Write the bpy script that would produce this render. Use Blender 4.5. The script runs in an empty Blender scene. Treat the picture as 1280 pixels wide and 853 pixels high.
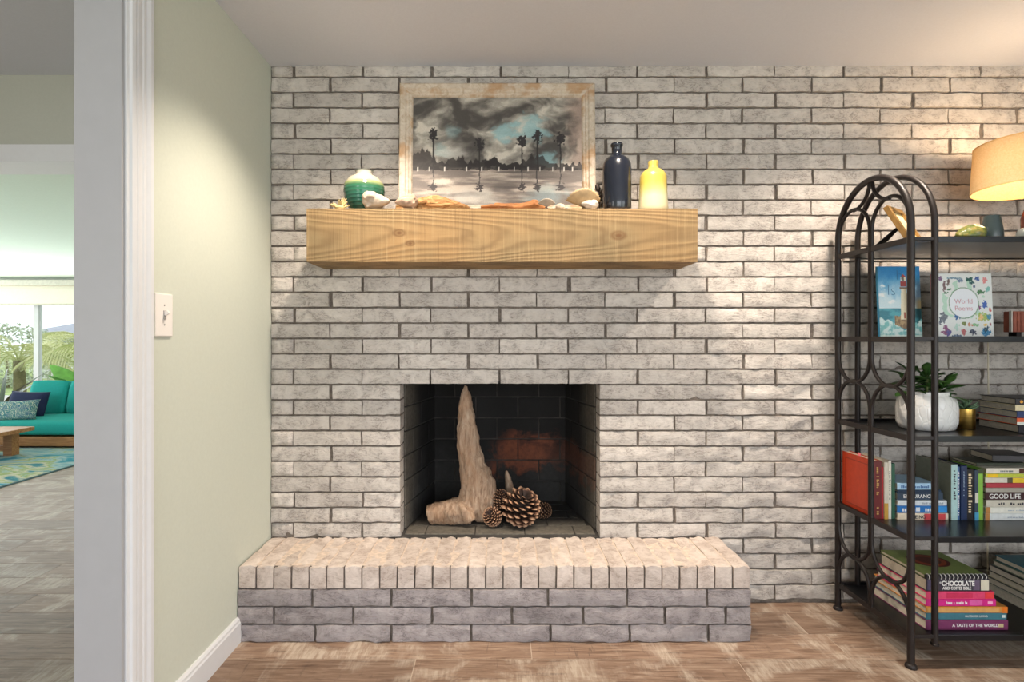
import bpy, bmesh, math, random
from mathutils import Vector, Matrix, noise

random.seed(7)
scene = bpy.context.scene
COL = scene.collection
F = 689.0            # focal length in pixels of the 1280 px wide picture
CAMZ = 1.2

# ------------------------------------------------------------------ camera
cam_d = bpy.data.cameras.new('camera')
cam = bpy.data.objects.new('camera', cam_d)
COL.objects.link(cam)
cam.location = (0, 0, CAMZ)
cam.rotation_euler = (math.pi / 2, 0, 0)
cam_d.sensor_width = 36.0
cam_d.lens = F / 1280 * 36.0
cam_d.shift_x = 15 / 1280
cam_d.shift_y = -2.5 / 1280
cam_d.clip_start = 0.05
scene.camera = cam

# ------------------------------------------------------------------ world, daylight, exposure
vs = scene.view_settings
vs.view_transform = 'Standard'
vs.look = 'None'
vs.gamma = 1.0
vs.use_curve_mapping = False
vs.exposure = -0.28

world = bpy.data.worlds.new('world')
scene.world = world
world.use_nodes = True
wb = world.node_tree.nodes['Background']
wb.inputs[0].default_value = (0.86, 0.93, 1.0, 1)
wb.inputs[1].default_value = 2.3


def area_light(name, loc, rot, sx, sy, power, color):
    d = bpy.data.lights.new(name, 'AREA')
    d.shape = 'RECTANGLE'
    d.size, d.size_y = sx, sy
    d.energy = power
    d.color = color
    o = bpy.data.objects.new(name, d)
    o.location = loc
    o.rotation_euler = rot
    COL.objects.link(o)
    return o


# added area lights for daylight fill; the openings behind and beside the viewer are unseen
area_light('daylight_fill_rear', (1.1, -3.05, 1.25), (math.pi / 2, 0, 0), 3.2, 2.0, 100, (0.93, 0.96, 1.0))
area_light('daylight_fill_side', (3.25, -1.2, 1.25), (math.pi / 2, 0, math.pi / 2), 2.6, 2.0, 44, (0.93, 0.96, 1.0))
area_light('daylight_fill_hall', (-2.9, -2.1, 1.3), (math.pi / 2, 0, 0), 2.0, 1.9, 68, (1.0, 0.96, 0.93))
area_light('daylight_sunroom', (-9.6, 5.6, 1.25), (math.pi / 2, 0, -math.pi / 2), 4.6, 1.4, 175, (0.97, 0.98, 1.0))
area_light('daylight_sunroom', (-7.0, 8.38, 1.05), (math.pi / 2, 0, math.pi), 4.6, 1.2, 125, (0.97, 0.98, 1.0))

CAN_POWER = 108
CAN_COLOR = (1.0, 0.86, 0.71)
LAMP_POWER = 12.5

# ------------------------------------------------------------------ helpers


def PX(x, d):
    return (x - 625) * d / F


def PZ(y, d):
    return CAMZ - (y - 424) * d / F


def lin(c):
    c /= 255.0
    return c / 12.92 if c <= 0.04045 else ((c + 0.055) / 1.055) ** 2.4


def S(r, g, b):
    return (lin(r), lin(g), lin(b), 1.0)


def fbm(p, o=4):
    a, s, f = 0.0, 1.0, 1.0
    for _ in range(o):
        a += s * noise.noise(p * f)
        s *= 0.5
        f *= 2.03
    return a


def sstep(a, b, x):
    t = max(0.0, min(1.0, (x - a) / (b - a)))
    return t * t * (3 - 2 * t)


def mixc(a, b, t):
    return tuple(a[i] * (1 - t) + b[i] * t for i in range(3))


# ---- material DSL
def newmat(name):
    m = bpy.data.materials.new(name)
    m.use_nodes = True
    nt = m.node_tree
    return m, nt, nt.nodes['Principled BSDF']


def setin(nt, sock, v):
    if isinstance(v, bpy.types.NodeSocket):
        nt.links.new(v, sock)
    elif v is not None:
        if sock.type == 'RGBA' and not hasattr(v, '__len__'):
            v = (v, v, v, 1)
        sock.default_value = v


def nd(nt, t, ins=None, **props):
    n = nt.nodes.new('ShaderNode' + t)
    for k, v in props.items():
        setattr(n, k, v)
    for k, v in (ins or {}).items():
        setin(nt, n.inputs[k], v)
    return n


def mixn(nt, f, a, b, blend='MIX'):
    n = nt.nodes.new('ShaderNodeMix')
    n.data_type = 'RGBA'
    n.blend_type = blend
    setin(nt, n.inputs[0], f)
    setin(nt, n.inputs[6], a)
    setin(nt, n.inputs[7], b)
    return n.outputs[2]


def mth(nt, op, a, b=None, c=None):
    n = nt.nodes.new('ShaderNodeMath')
    n.operation = op
    setin(nt, n.inputs[0], a)
    if b is not None:
        setin(nt, n.inputs[1], b)
    if c is not None:
        setin(nt, n.inputs[2], c)
    return n.outputs[0]


def ramp(nt, fac, stops):
    n = nt.nodes.new('ShaderNodeValToRGB')
    e = n.color_ramp.elements
    while len(e) < len(stops):
        e.new(0.5)
    for i, (p, c) in enumerate(stops):
        e[i].position = p
        e[i].color = c if hasattr(c, '__len__') else (c, c, c, 1)
    setin(nt, n.inputs[0], fac)
    return n.outputs[0]


def coords(nt, kind='Object', scale=(1, 1, 1), rnd=0.0):
    tc = nt.nodes.new('ShaderNodeTexCoord')
    out = tc.outputs[kind]
    if rnd:
        oi = nt.nodes.new('ShaderNodeObjectInfo')
        v = nd(nt, 'VectorMath', operation='SCALE')
        v.inputs[0].default_value = (rnd, rnd * 0.63, rnd * 1.37)
        nt.links.new(oi.outputs['Random'], v.inputs['Scale'])
        a = nd(nt, 'VectorMath', {0: out, 1: v.outputs[0]}, operation='ADD')
        out = a.outputs[0]
    if tuple(scale) != (1, 1, 1):
        out = nd(nt, 'VectorMath', {0: out, 1: scale}, operation='MULTIPLY').outputs[0]
    return out


def ntex(nt, vec, scale=5, detail=4, rough=0.55, dist=0.0):
    return nd(nt, 'TexNoise', {'Vector': vec, 'Scale': scale, 'Detail': detail, 'Roughness': rough,
                               'Distortion': dist}).outputs[0]


def bump(nt, bsdf, h, strength=0.3, dist=0.01):
    b = nd(nt, 'Bump', {'Height': h, 'Strength': strength, 'Distance': dist})
    nt.links.new(b.outputs[0], bsdf.inputs['Normal'])


_simple = {}


def simple(name, col, rough=0.6, metal=0.0, var=0.06, scale=30, bmp=0.0, rnd=0.0, coat=0.0, spec=0.5):
    if name in _simple:
        return _simple[name]
    m, nt, b = newmat(name)
    v = coords(nt, 'Object', rnd=rnd)
    n = ntex(nt, v, scale, 4)
    dark = tuple(c * (1 - var * 2.2) for c in col[:3]) + (1,)
    lite = tuple(min(1, c * (1 + var * 2.2)) for c in col[:3]) + (1,)
    setin(nt, b.inputs['Base Color'], ramp(nt, n, [(0.25, dark), (0.75, lite)]))
    b.inputs['Roughness'].default_value = rough
    b.inputs['Metallic'].default_value = metal
    b.inputs['Specular IOR Level'].default_value = spec
    if coat:
        b.inputs['Coat Weight'].default_value = coat
        b.inputs['Coat Roughness'].default_value = 0.08
    if bmp:
        bump(nt, b, n, bmp, 0.004)
    _simple[name] = m
    return m


# ---- mesh helpers
def new_obj(name, me, mat=None, parent=None, loc=(0, 0, 0), rot=(0, 0, 0)):
    o = bpy.data.objects.new(name, me)
    COL.objects.link(o)
    if mat is not None and me is not None and not me.materials:
        me.materials.append(mat)
    o.parent = parent
    o.location = loc
    o.rotation_euler = rot
    return o


def tag(o, label=None, cat=None, group=None, kind=None):
    for k, v in (('label', label), ('category', cat), ('group', group), ('kind', kind)):
        if v:
            o[k] = v
    return o


def thing(name, label, cat, loc=(0, 0, 0), rz=0.0, group=None):
    o = bpy.data.objects.new(name, None)
    COL.objects.link(o)
    o.empty_display_size = 0.05
    o.location = loc
    o.rotation_euler = (0, 0, rz)
    return tag(o, label, cat, group)


def mesh(name, verts, faces, smooth=False):
    me = bpy.data.meshes.new(name)
    me.from_pydata([tuple(v) for v in verts], [], faces)
    me.update()
    if smooth:
        me.polygons.foreach_set('use_smooth', [True] * len(me.polygons))
    return me


class MB:
    """collects simple shapes of ONE part"""

    def __init__(self):
        self.v, self.f = [], []

    def add(self, v, f):
        o = len(self.v)
        self.v += [Vector(p) for p in v]
        self.f += [tuple(i + o for i in q) for q in f]

    def box(self, x0, x1, y0, y1, z0, z1):
        v = [(x, y, z) for x in (x0, x1) for y in (y0, y1) for z in (z0, z1)]
        self.add(v, [(0, 1, 3, 2), (4, 6, 7, 5), (0, 4, 5, 1), (2, 3, 7, 6), (0, 2, 6, 4), (1, 5, 7, 3)])
        return self

    def lathe(self, prof, n=32, cx=0, cy=0, cz=0, sx=1, sy=1, caps=True):
        v, f = [], []
        for r, z in prof:
            for i in range(n):
                a = 2 * math.pi * i / n
                v.append((cx + sx * r * math.cos(a), cy + sy * r * math.sin(a), cz + z))
        for k in range(len(prof) - 1):
            for i in range(n):
                j = (i + 1) % n
                f.append((k * n + i, k * n + j, (k + 1) * n + j, (k + 1) * n + i))
        if caps:
            f.append(tuple(range(n - 1, -1, -1)))
            b = (len(prof) - 1) * n
            f.append(tuple(b + i for i in range(n)))
        self.add(v, f)
        return self

    def tube(self, pts, rad, n=10, closed=False, amp=0.0, seed=0, flat=1.0, nscale=12):
        pts = [Vector(p) for p in pts]
        m = len(pts)
        rads = rad if hasattr(rad, '__len__') else [rad] * m
        v, f = [], []
        prev = None
        for k in range(m):
            if closed:
                t = pts[(k + 1) % m] - pts[k - 1]
            else:
                t = pts[min(k + 1, m - 1)] - pts[max(k - 1, 0)]
            t.normalize()
            if prev is None:
                a = Vector((1, 0, 0)) if abs(t.x) < 0.8 else Vector((0, 1, 0))
            else:
                a = prev
            u = (a - t * a.dot(t)).normalized()
            w = t.cross(u)
            prev = u
            for i in range(n):
                an = 2 * math.pi * i / n
                r = rads[k]
                p = pts[k] + u * (math.cos(an) * r) + w * (math.sin(an) * r * flat)
                if amp:
                    q = p * nscale + Vector((seed, seed * 1.3, 0))
                    p = p + (p - pts[k]) * (fbm(q, 3) * amp)
                v.append(p)
        for k in range(m if closed else m - 1):
            k2 = (k + 1) % m
            for i in range(n):
                j = (i + 1) % n
                f.append((k * n + i, k * n + j, k2 * n + j, k2 * n + i))
        if not closed:
            f.append(tuple(range(n - 1, -1, -1)))
            f.append(tuple((m - 1) * n + i for i in range(n)))
        self.add(v, f)
        return self

    def xform(self, M):
        self.v = [M @ p for p in self.v]
        return self

    def mesh(self, name, smooth=False, bevel=0.0, seg=2, angle=None):
        me = mesh(name, self.v, self.f, False)
        bm = bmesh.new()
        bm.from_mesh(me)
        bmesh.ops.recalc_face_normals(bm, faces=bm.faces)
        if bevel:
            ed = [e for e in bm.edges if e.is_manifold and e.calc_face_angle(0) > 0.5]
            bmesh.ops.bevel(bm, geom=ed, offset=bevel, segments=seg, profile=0.6, affect='EDGES', clamp_overlap=True)
        bm.to_mesh(me)
        bm.free()
        if smooth:
            me.polygons.foreach_set('use_smooth', [True] * len(me.polygons))
            if angle:
                try:
                    me.set_sharp_from_angle(angle=angle)
                except Exception:
                    pass
        return me

    def obj(self, name, mat, parent=None, loc=(0, 0, 0), rot=(0, 0, 0), smooth=False, bevel=0.0, seg=2, angle=0.7):
        return new_obj(name, self.mesh(name, smooth, bevel, seg, angle), mat, parent, loc, rot)


def rough_box(name, lx, ly, lz, nx, ny, nz, disp, smooth=True, sharp=0.7):
    """box centred on the origin with a lattice of surface points; disp(p, unit) gives an offset"""
    idx, v, f = {}, [], []

    def vid(i, j, k):
        key = (i, j, k)
        if key not in idx:
            u = Vector((i / nx * 2 - 1, j / ny * 2 - 1, k / nz * 2 - 1))
            p = Vector((u.x * lx / 2, u.y * ly / 2, u.z * lz / 2))
            idx[key] = len(v)
            v.append(p + disp(p, u))
        return idx[key]
    for i in range(nx):
        for k in range(nz):
            f.append((vid(i, 0, k), vid(i + 1, 0, k), vid(i + 1, 0, k + 1), vid(i, 0, k + 1)))
            f.append((vid(i, ny, k), vid(i, ny, k + 1), vid(i + 1, ny, k + 1), vid(i + 1, ny, k)))
    for i in range(nx):
        for j in range(ny):
            f.append((vid(i, j, 0), vid(i, j + 1, 0), vid(i + 1, j + 1, 0), vid(i + 1, j, 0)))
            f.append((vid(i, j, nz), vid(i + 1, j, nz), vid(i + 1, j + 1, nz), vid(i, j + 1, nz)))
    for j in range(ny):
        for k in range(nz):
            f.append((vid(0, j, k), vid(0, j, k + 1), vid(0, j + 1, k + 1), vid(0, j + 1, k)))
            f.append((vid(nx, j, k), vid(nx, j + 1, k), vid(nx, j + 1, k + 1), vid(nx, j, k + 1)))
    me = mesh(name, v, f, smooth)
    if sharp:
        me.set_sharp_from_angle(angle=sharp)
    return me


def remeshed(name, me, voxel, mat=None, disp=None, smooth=True, it=2):
    o = bpy.data.objects.new('tmp', me)
    COL.objects.link(o)
    md = o.modifiers.new('r', 'REMESH')
    md.mode = 'VOXEL'
    md.voxel_size = voxel
    if it:
        s = o.modifiers.new('s', 'SMOOTH')
        s.iterations = it
        s.factor = 0.5
    dg = bpy.context.evaluated_depsgraph_get()
    me2 = bpy.data.meshes.new_from_object(o.evaluated_get(dg))
    bpy.data.objects.remove(o)
    me2.name = name
    if disp:
        for vv in me2.vertices:
            vv.co = vv.co + vv.normal * disp(vv.co)
    me2.materials.clear()
    if smooth:
        me2.polygons.foreach_set('use_smooth', [True] * len(me2.polygons))
    return me2


def text_part(s, size, mat, parent, loc, mode='front', align='LEFT', sx=1.0, name='lettering', bold=0.0):
    cu = bpy.data.curves.new('t', 'FONT')
    cu.body = s
    cu.size = size
    cu.align_x = align
    cu.align_y = 'CENTER'
    cu.extrude = 0.0002
    cu.offset = bold
    cu.resolution_u = 3
    o = bpy.data.objects.new('t', cu)
    COL.objects.link(o)
    dg = bpy.context.evaluated_depsgraph_get()
    me = bpy.data.meshes.new_from_object(o.evaluated_get(dg))
    bpy.data.objects.remove(o)
    if mode == 'front':
        M = Matrix(((1, 0, 0), (0, 0, -1), (0, 1, 0))).to_4x4()
    elif mode == 'down':
        M = Matrix(((0, 1, 0), (0, 0, -1), (-1, 0, 0))).to_4x4()
    else:
        M = Matrix.Identity(4)
    me.transform(M @ Matrix.Diagonal((sx, 1, 1, 1)))
    me.materials.clear()
    return new_obj(name, me, mat, parent, loc)


def painted(name, w, h, nx, ny, fn, parent, loc, depth=0.0, rot=(0, 0, 0), rough=0.6, mat=None, axis='front'):
    """a printed/painted flat sheet facing -Y: its colours are a per-vertex print computed by fn(u,v) in 0-255 sRGB"""
    v, f = [], []
    for j in range(ny + 1):
        for i in range(nx + 1):
            if axis == 'front':
                v.append((-w / 2 + w * i / nx, 0, h * j / ny))
            else:
                v.append((-w / 2 + w * i / nx, -h / 2 + h * j / ny, 0))
    for j in range(ny):
        for i in range(nx):
            a = j * (nx + 1) + i
            f.append((a, a + 1, a + nx + 2, a + nx + 1))
    me = mesh(name, v, f)
    at = me.color_attributes.new('print', 'FLOAT_COLOR', 'POINT')
    buf = []
    for j in range(ny + 1):
        for i in range(nx + 1):
            c = fn(i / nx, j / ny)
            buf += [lin(max(0, min(255, c[0]))), lin(max(0, min(255, c[1]))), lin(max(0, min(255, c[2]))), 1.0]
    at.data.foreach_set('color', buf)
    m = mat
    if m is None:
        m, nt, b = newmat(name)
        a = nd(nt, 'Attribute', attribute_name='print')
        n = ntex(nt, coords(nt, 'Object'), 220, 3)
        c = mixn(nt, 0.12, a.outputs[0], ramp(nt, n, [(0.3, (0, 0, 0, 1)), (0.7, (1, 1, 1, 1))]), 'OVERLAY')
        setin(nt, b.inputs['Base Color'], c)
        b.inputs['Roughness'].default_value = rough
        bump(nt, b, n, 0.12, 0.002)
    return new_obj(name, me, m, parent, loc, rot)


# ------------------------------------------------------------------ materials
def mat_brick(name, white, raw, dark, rnd=9.0, ws=1.0, bstr=0.75):
    m, nt, b = newmat(name)
    v = coords(nt, 'Object', rnd=rnd)
    vs_ = nd(nt, 'VectorMath', {0: v, 1: (0.55, 1.0, 1.5)}, operation='MULTIPLY').outputs[0]
    n1 = ntex(nt, v, 16, 6, 0.65, 0.6)
    n2 = ntex(nt, vs_, 26, 7, 0.7, 1.4)
    n3 = ntex(nt, vs_, 95, 4, 0.6, 0.3)
    base = mixn(nt, ramp(nt, n1, [(0.36, 0.0), (0.66 * ws, 1.0)]), raw, white)
    # thin creases of the split face where the wash did not take
    cr = mth(nt, 'ABSOLUTE', mth(nt, 'SUBTRACT', n2, 0.5))
    crm = ramp(nt, cr, [(0.0, 0.8), (0.018, 0.25), (0.04, 0.0)])
    gate = ramp(nt, n1, [(0.42, 1.0), (0.56, 0.1)])
    base = mixn(nt, mth(nt, 'MULTIPLY', crm, gate), base, dark)
    base = mixn(nt, ramp(nt, n3, [(0.28, 0.30), (0.38, 0.0)]), base, dark)
    oi = nt.nodes.new('ShaderNodeObjectInfo')
    hsv = nd(nt, 'HueSaturation', {'Hue': 0.5, 'Saturation': 1.0, 'Fac': 1.0, 'Color': base,
                                   'Value': nd(nt, 'MapRange', {0: oi.outputs['Random'], 3: 0.88, 4: 1.08}).outputs[0]})
    setin(nt, b.inputs['Base Color'], hsv.outputs[0])
    b.inputs['Roughness'].default_value = 0.9
    b.inputs['Specular IOR Level'].default_value = 0.2
    h = mth(nt, 'ADD', mth(nt, 'MULTIPLY', n2, 1.0), mth(nt, 'MULTIPLY', n3, 0.25))
    bump(nt, b, h, bstr, 0.012)
    return m


M_BRICK = mat_brick('whitewashed_brick', S(208, 201, 193), S(186, 178, 171), S(108, 101, 95), bstr=0.5)
M_HEARTH = mat_brick('hearth_brick', S(176, 168, 167), S(150, 142, 142), S(98, 91, 89), ws=1.1, bstr=0.6)
M_ROWLOCK = mat_brick('hearth_top_brick', S(216, 203, 193), S(188, 173, 163), S(150, 132, 120), bstr=0.35)
M_MORTAR = simple('dark_mortar', S(112, 103, 95), 0.95, var=0.18, scale=60, bmp=0.6)

m, nt, b = newmat('firebrick')
g = nt.nodes.new('ShaderNodeNewGeometry')
sep = nd(nt, 'SeparateXYZ', {0: g.outputs['Position']})
n = ntex(nt, g.outputs['Position'], 9, 5, 0.6, 0.6)
nb = ntex(nt, g.outputs['Position'], 60, 4)
zz = mth(nt, 'ADD', sep.outputs[2], mth(nt, 'MULTIPLY', mth(nt, 'SUBTRACT', n, 0.5), 0.32))
xx = mth(nt, 'ADD', sep.outputs[0], mth(nt, 'MULTIPLY', mth(nt, 'SUBTRACT', n, 0.5), 0.35))
band = mth(nt, 'MULTIPLY', ramp(nt, mth(nt, 'MULTIPLY', zz, 1.0), [(0.47, 0.0), (0.51, 1.0), (0.62, 1.0), (0.68, 0.0)]),
           ramp(nt, mth(nt, 'ADD', xx, 0.5), [(0.46, 0.0), (0.54, 1.0), (0.70, 1.0), (0.80, 0.35)]))
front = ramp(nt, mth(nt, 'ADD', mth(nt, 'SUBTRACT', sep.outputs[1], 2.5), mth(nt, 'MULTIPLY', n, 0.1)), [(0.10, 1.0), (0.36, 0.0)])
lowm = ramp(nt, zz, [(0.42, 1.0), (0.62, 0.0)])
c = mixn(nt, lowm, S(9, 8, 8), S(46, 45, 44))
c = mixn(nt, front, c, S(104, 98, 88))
c = mixn(nt, mth(nt, 'MULTIPLY', band, 0.72), c, S(132, 72, 46))
c = mixn(nt, ramp(nt, nb, [(0.35, 0.35), (0.6, 0.0)]), c, S(20, 18, 17))
setin(nt, b.inputs['Base Color'], c)
b.inputs['Roughness'].default_value = 0.85
bump(nt, b, nb, 0.3, 0.004)
M_FIREBRICK = m
M_FIREMORTAR = simple('sooty_mortar', S(58, 55, 52), 0.95, var=0.3, scale=12, bmp=0.3)

# painted plaster
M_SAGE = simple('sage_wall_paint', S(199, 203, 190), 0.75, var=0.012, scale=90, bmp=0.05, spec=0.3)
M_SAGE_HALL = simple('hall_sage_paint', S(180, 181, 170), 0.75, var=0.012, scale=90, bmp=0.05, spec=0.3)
M_CEIL = simple('ceiling_paint', S(214, 216, 224), 0.9, var=0.012, scale=140, bmp=0.12, spec=0.2)
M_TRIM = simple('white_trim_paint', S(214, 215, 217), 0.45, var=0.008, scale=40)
M_JAMB = simple('shade_toned_jamb_paint', S(164, 164, 166), 0.5, var=0.01, scale=20)  # greyer than the casing: the shade on the jamb is put into its colour
M_SUNWALL = simple('sunroom_white_paint', S(236, 240, 233), 0.8, var=0.01, scale=60)
M_SUNCEIL = simple('pale_mint_ceiling', S(222, 236, 226), 0.85, var=0.012, scale=60)

# distressed plank tile
m, nt, b = newmat('distressed_plank')
v = coords(nt, 'Object', rnd=13.0)
along = nd(nt, 'VectorMath', {0: v, 1: (1.2, 14, 1)}, operation='MULTIPLY').outputs[0]
cross = nd(nt, 'VectorMath', {0: v, 1: (16, 2.2, 1)}, operation='MULTIPLY').outputs[0]
na = ntex(nt, along, 5, 8, 0.65, 0.8)
nc = ntex(nt, cross, 4, 6, 0.7, 0.5)
npatch = ntex(nt, v, 4.0, 5, 0.6, 0.8)
base = ramp(nt, na, [(0.28, S(86, 64, 50)), (0.45, S(128, 100, 79)), (0.60, S(150, 123, 101)), (0.75, S(172, 150, 129))])
white = S(190, 174, 155)
wm = mth(nt, 'MULTIPLY', ramp(nt, nc, [(0.40, 0.25), (0.60, 1.0)]), ramp(nt, npatch, [(0.48, 0.0), (0.60, 0.85)]))
base = mixn(nt, wm, base, white)
drk = mth(nt, 'MULTIPLY', ramp(nt, nc, [(0.30, 1.0), (0.42, 0.0)]), ramp(nt, npatch, [(0.30, 0.8), (0.52, 0.0)]))
base = mixn(nt, drk, base, S(74, 58, 50))
oi = nt.nodes.new('ShaderNodeObjectInfo')
hsv = nd(nt, 'HueSaturation', {'Hue': 0.5, 'Saturation': 0.92, 'Fac': 1.0, 'Color': base,
                               'Value': nd(nt, 'MapRange', {0: oi.outputs['Random'], 3: 0.80, 4: 1.12}).outputs[0]})
setin(nt, b.inputs['Base Color'], hsv.outputs[0])
b.inputs['Roughness'].default_value = 0.48
bump(nt, b, na, 0.12, 0.003)
M_PLANK = m
M_GROUT = simple('plank_grout', S(186, 170, 154), 0.9, var=0.06)

# rough-sawn beam
m, nt, b = newmat('rough_sawn_beam')
v = coords(nt, 'Object')
sepv = nd(nt, 'SeparateXYZ', {0: v})


def knot(cx, cz, r):
    dx = mth(nt, 'MULTIPLY', mth(nt, 'SUBTRACT', sepv.outputs[0], cx), 0.6)
    dz = mth(nt, 'SUBTRACT', sepv.outputs[2], cz)
    d = mth(nt, 'SQRT', mth(nt, 'ADD', mth(nt, 'MULTIPLY', dx, dx), mth(nt, 'MULTIPLY', dz, dz)))
    return mth(nt, 'DIVIDE', d, r)


k1, k2, k3 = knot(0.475, 0.108, 0.017), knot(-0.42, 0.118, 0.014), knot(-0.375, 0.075, 0.010)
kk = mth(nt, 'MINIMUM', mth(nt, 'MINIMUM', k1, k2), k3)
stretch = nd(nt, 'VectorMath', {0: v, 1: (0.9, 4, 5.0)}, operation='MULTIPLY').outputs[0]
nw = ntex(nt, stretch, 1.6, 3, 0.5, 0.4)
push = mth(nt, 'DIVIDE', 0.5, mth(nt, 'ADD', kk, 1.0))
# cathedral arches of the flat-sawn face: nested parabolas opening to the left
zc_ = mth(nt, 'SUBTRACT', sepv.outputs[2], 0.105)
para = mth(nt, 'ADD', mth(nt, 'MULTIPLY', sepv.outputs[0], 26.0), mth(nt, 'MULTIPLY', mth(nt, 'MULTIPLY', zc_, zc_), 2300.0))
ph = mth(nt, 'ADD', mth(nt, 'ADD', mth(nt, 'MULTIPLY', nw, 26.0), para), mth(nt, 'MULTIPLY', push, 14.0))
ring = mth(nt, 'MULTIPLY_ADD', mth(nt, 'SINE', ph), 0.5, 0.5)
sawv = nd(nt, 'VectorMath', {0: v, 1: (52, 20, 1.3)}, operation='MULTIPLY').outputs[0]
saw = ntex(nt, sawv, 1.5, 5, 0.7, 0.15)
fine = ntex(nt, nd(nt, 'VectorMath', {0: v, 1: (5, 60, 90)}, operation='MULTIPLY').outputs[0], 2, 4)
nl = ntex(nt, v, 3.2, 3)
c = ramp(nt, nl, [(0.3, S(160, 126, 82)), (0.5, S(152, 124, 84)), (0.7, S(132, 112, 78))])
c = mixn(nt, mth(nt, 'MULTIPLY', mth(nt, 'POWER', ring, 2.0), 0.50), c, S(104, 78, 46))
c = mixn(nt, ramp(nt, saw, [(0.30, 0.5), (0.42, 0.0)]), c, S(96, 70, 42))
c = mixn(nt, ramp(nt, saw, [(0.55, 0.0), (0.70, 0.35)]), c, S(186, 160, 118))
c = mixn(nt, ramp(nt, fine, [(0.3, 0.14), (0.5, 0.0)]), c, S(120, 86, 50))
c = mixn(nt, ramp(nt, mth(nt, 'DIVIDE', kk, 2.0), [(0.12, 0.9), (0.3, 0.45), (0.45, 0.7), (0.7, 0.0)]), c, S(104, 70, 36))
setin(nt, b.inputs['Base Color'], c)
b.inputs['Roughness'].default_value = 0.75
bump(nt, b, mth(nt, 'ADD', saw, mth(nt, 'MULTIPLY', ring, 0.25)), 0.5, 0.006)
M_BEAM = m

# grained wood, reused
def mat_wood(name, c0, c1, axis=(2, 20, 20), rough=0.5):
    m, nt, b = newmat(name)
    v = coords(nt, 'Object', scale=axis, rnd=3)
    n = ntex(nt, v, 3, 6, 0.6, 0.8)
    setin(nt, b.inputs['Base Color'], ramp(nt, n, [(0.3, c0), (0.7, c1)]))
    b.inputs['Roughness'].default_value = rough
    bump(nt, b, n, 0.15, 0.003)
    return m


M_TEAK = mat_wood('teak_wood', S(150, 98, 56), S(196, 142, 92))
M_DRIFT = None
m, nt, b = newmat('bleached_driftwood')
v = coords(nt, 'Object', scale=(26, 26, 5))
n = ntex(nt, v, 2.2, 7, 0.7, 1.2)
n2 = ntex(nt, coords(nt, 'Object'), 9, 4)
c = ramp(nt, n, [(0.28, S(98, 75, 58)), (0.45, S(150, 124, 102)), (0.62, S(178, 156, 134)), (0.8, S(198, 180, 160))])
c = mixn(nt, ramp(nt, n2, [(0.45, 0.0), (0.7, 0.45)]), c, S(160, 120, 86))
setin(nt, b.inputs['Base Color'], c)
b.inputs['Roughness'].default_value = 0.8
bump(nt, b, n, 0.6, 0.008)
M_DRIFT = m

M_BLACKMETAL = simple('bronze_black_metal', S(36, 30, 29), 0.45, 0.3, var=0.1, scale=40)
M_SHELFMETAL = simple('black_shelf_metal', S(26, 27, 30), 0.28, 0.4, var=0.1, scale=20)
M_PAPER = simple('book_pages', S(214, 203, 184), 0.9, var=0.06, scale=120)
M_PAPERGREY = simple('greyish_book_pages', S(176, 168, 154), 0.9, var=0.08, scale=120)
M_INKW = simple('white_ink', S(236, 234, 230), 0.6, var=0.01)
M_INKK = simple('dark_ink', S(44, 44, 52), 0.6, var=0.01)
M_INKG = simple('gold_ink', S(206, 164, 92), 0.4, 0.3, var=0.02)
M_GLASS = None
m, nt, b = newmat('window_glass')
nt.nodes.remove(b)
tr = nd(nt, 'BsdfTransparent')
gl = nd(nt, 'BsdfGlossy', {'Roughness': 0.02})
fr = nd(nt, 'Fresnel', {'IOR': 1.10})
mx = nd(nt, 'MixShader', {0: fr.outputs[0], 1: tr.outputs[0], 2: gl.outputs[0]})
nt.links.new(mx.outputs[0], nt.nodes['Material Output'].inputs[0])
M_GLASS = m

# ------------------------------------------------------------------ THE SETTING
WALL_Y = 2.5
WX = -1.041           # left wall face
RX = 3.3              # right wall face
CEIL = 2.44
HALL_Y = 2.587


def struct(name, mb, mat, bevel=0.0, label=None, smooth=False):
    o = mb.obj(name, mat, bevel=bevel, smooth=smooth)
    tag(o, label, None, None, 'structure')
    return o


# floor: a grout bed carrying plank tiles
floor = struct('floor', MB().box(-9.9, RX + 0.1, -3.3, 8.6, -0.12, -0.0012), M_GROUT,
               label='distressed brown wood-look plank floor')
PW = 0.1755
ROW0 = 2.066 - PW * 40
anchors = {38: -1.9, 39: -0.315, 40: 1.32, 41: 1.254, 42: -2.167, 43: -2.33}
PLANK_L = 1.2
plank_meshes = {}
rest = MB()
nind = 0
for r in range(0, 80):
    y0 = ROW0 + PW * r
    if y0 > 8.5 or y0 < -3.25:
        continue
    a = anchors.get(r, random.uniform(0, PLANK_L))
    k0 = math.floor((-9.8 - a) / PLANK_L)
    x = a + k0 * PLANK_L
    while x < RX:
        x0, x1 = max(x, -9.8), min(x + PLANK_L, RX)
        x += PLANK_L
        if x1 - x0 < 0.03:
            continue
        yc = y0 + PW / 2
        if yc > 2.52 and x0 > -1.167:
            continue
        if yc < 2.52 and x1 < -4.3:
            continue
        g_ = 0.0016
        sees = 1.55 < yc < 3.7 and x1 > -3.4 and x0 < 2.6 and not (x0 > -1.0 and x1 < 0.95 and yc > 2.2)
        if sees:
            L = round(x1 - x0, 3)
            if L not in plank_meshes:
                plank_meshes[L] = MB().box(-L / 2 + g_, L / 2 - g_, -PW / 2 + g_, PW / 2 - g_, -0.012, 0).mesh('plank')
            new_obj('plank', plank_meshes[L], M_PLANK, floor, ((x0 + x1) / 2, yc, 0))
            nind += 1
        else:
            rest.box(x0 + g_, x1 - g_, y0 + g_, y0 + PW - g_, -0.012, 0)
tag(rest.obj('distant_planks', M_PLANK, floor), kind='stuff')

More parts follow.
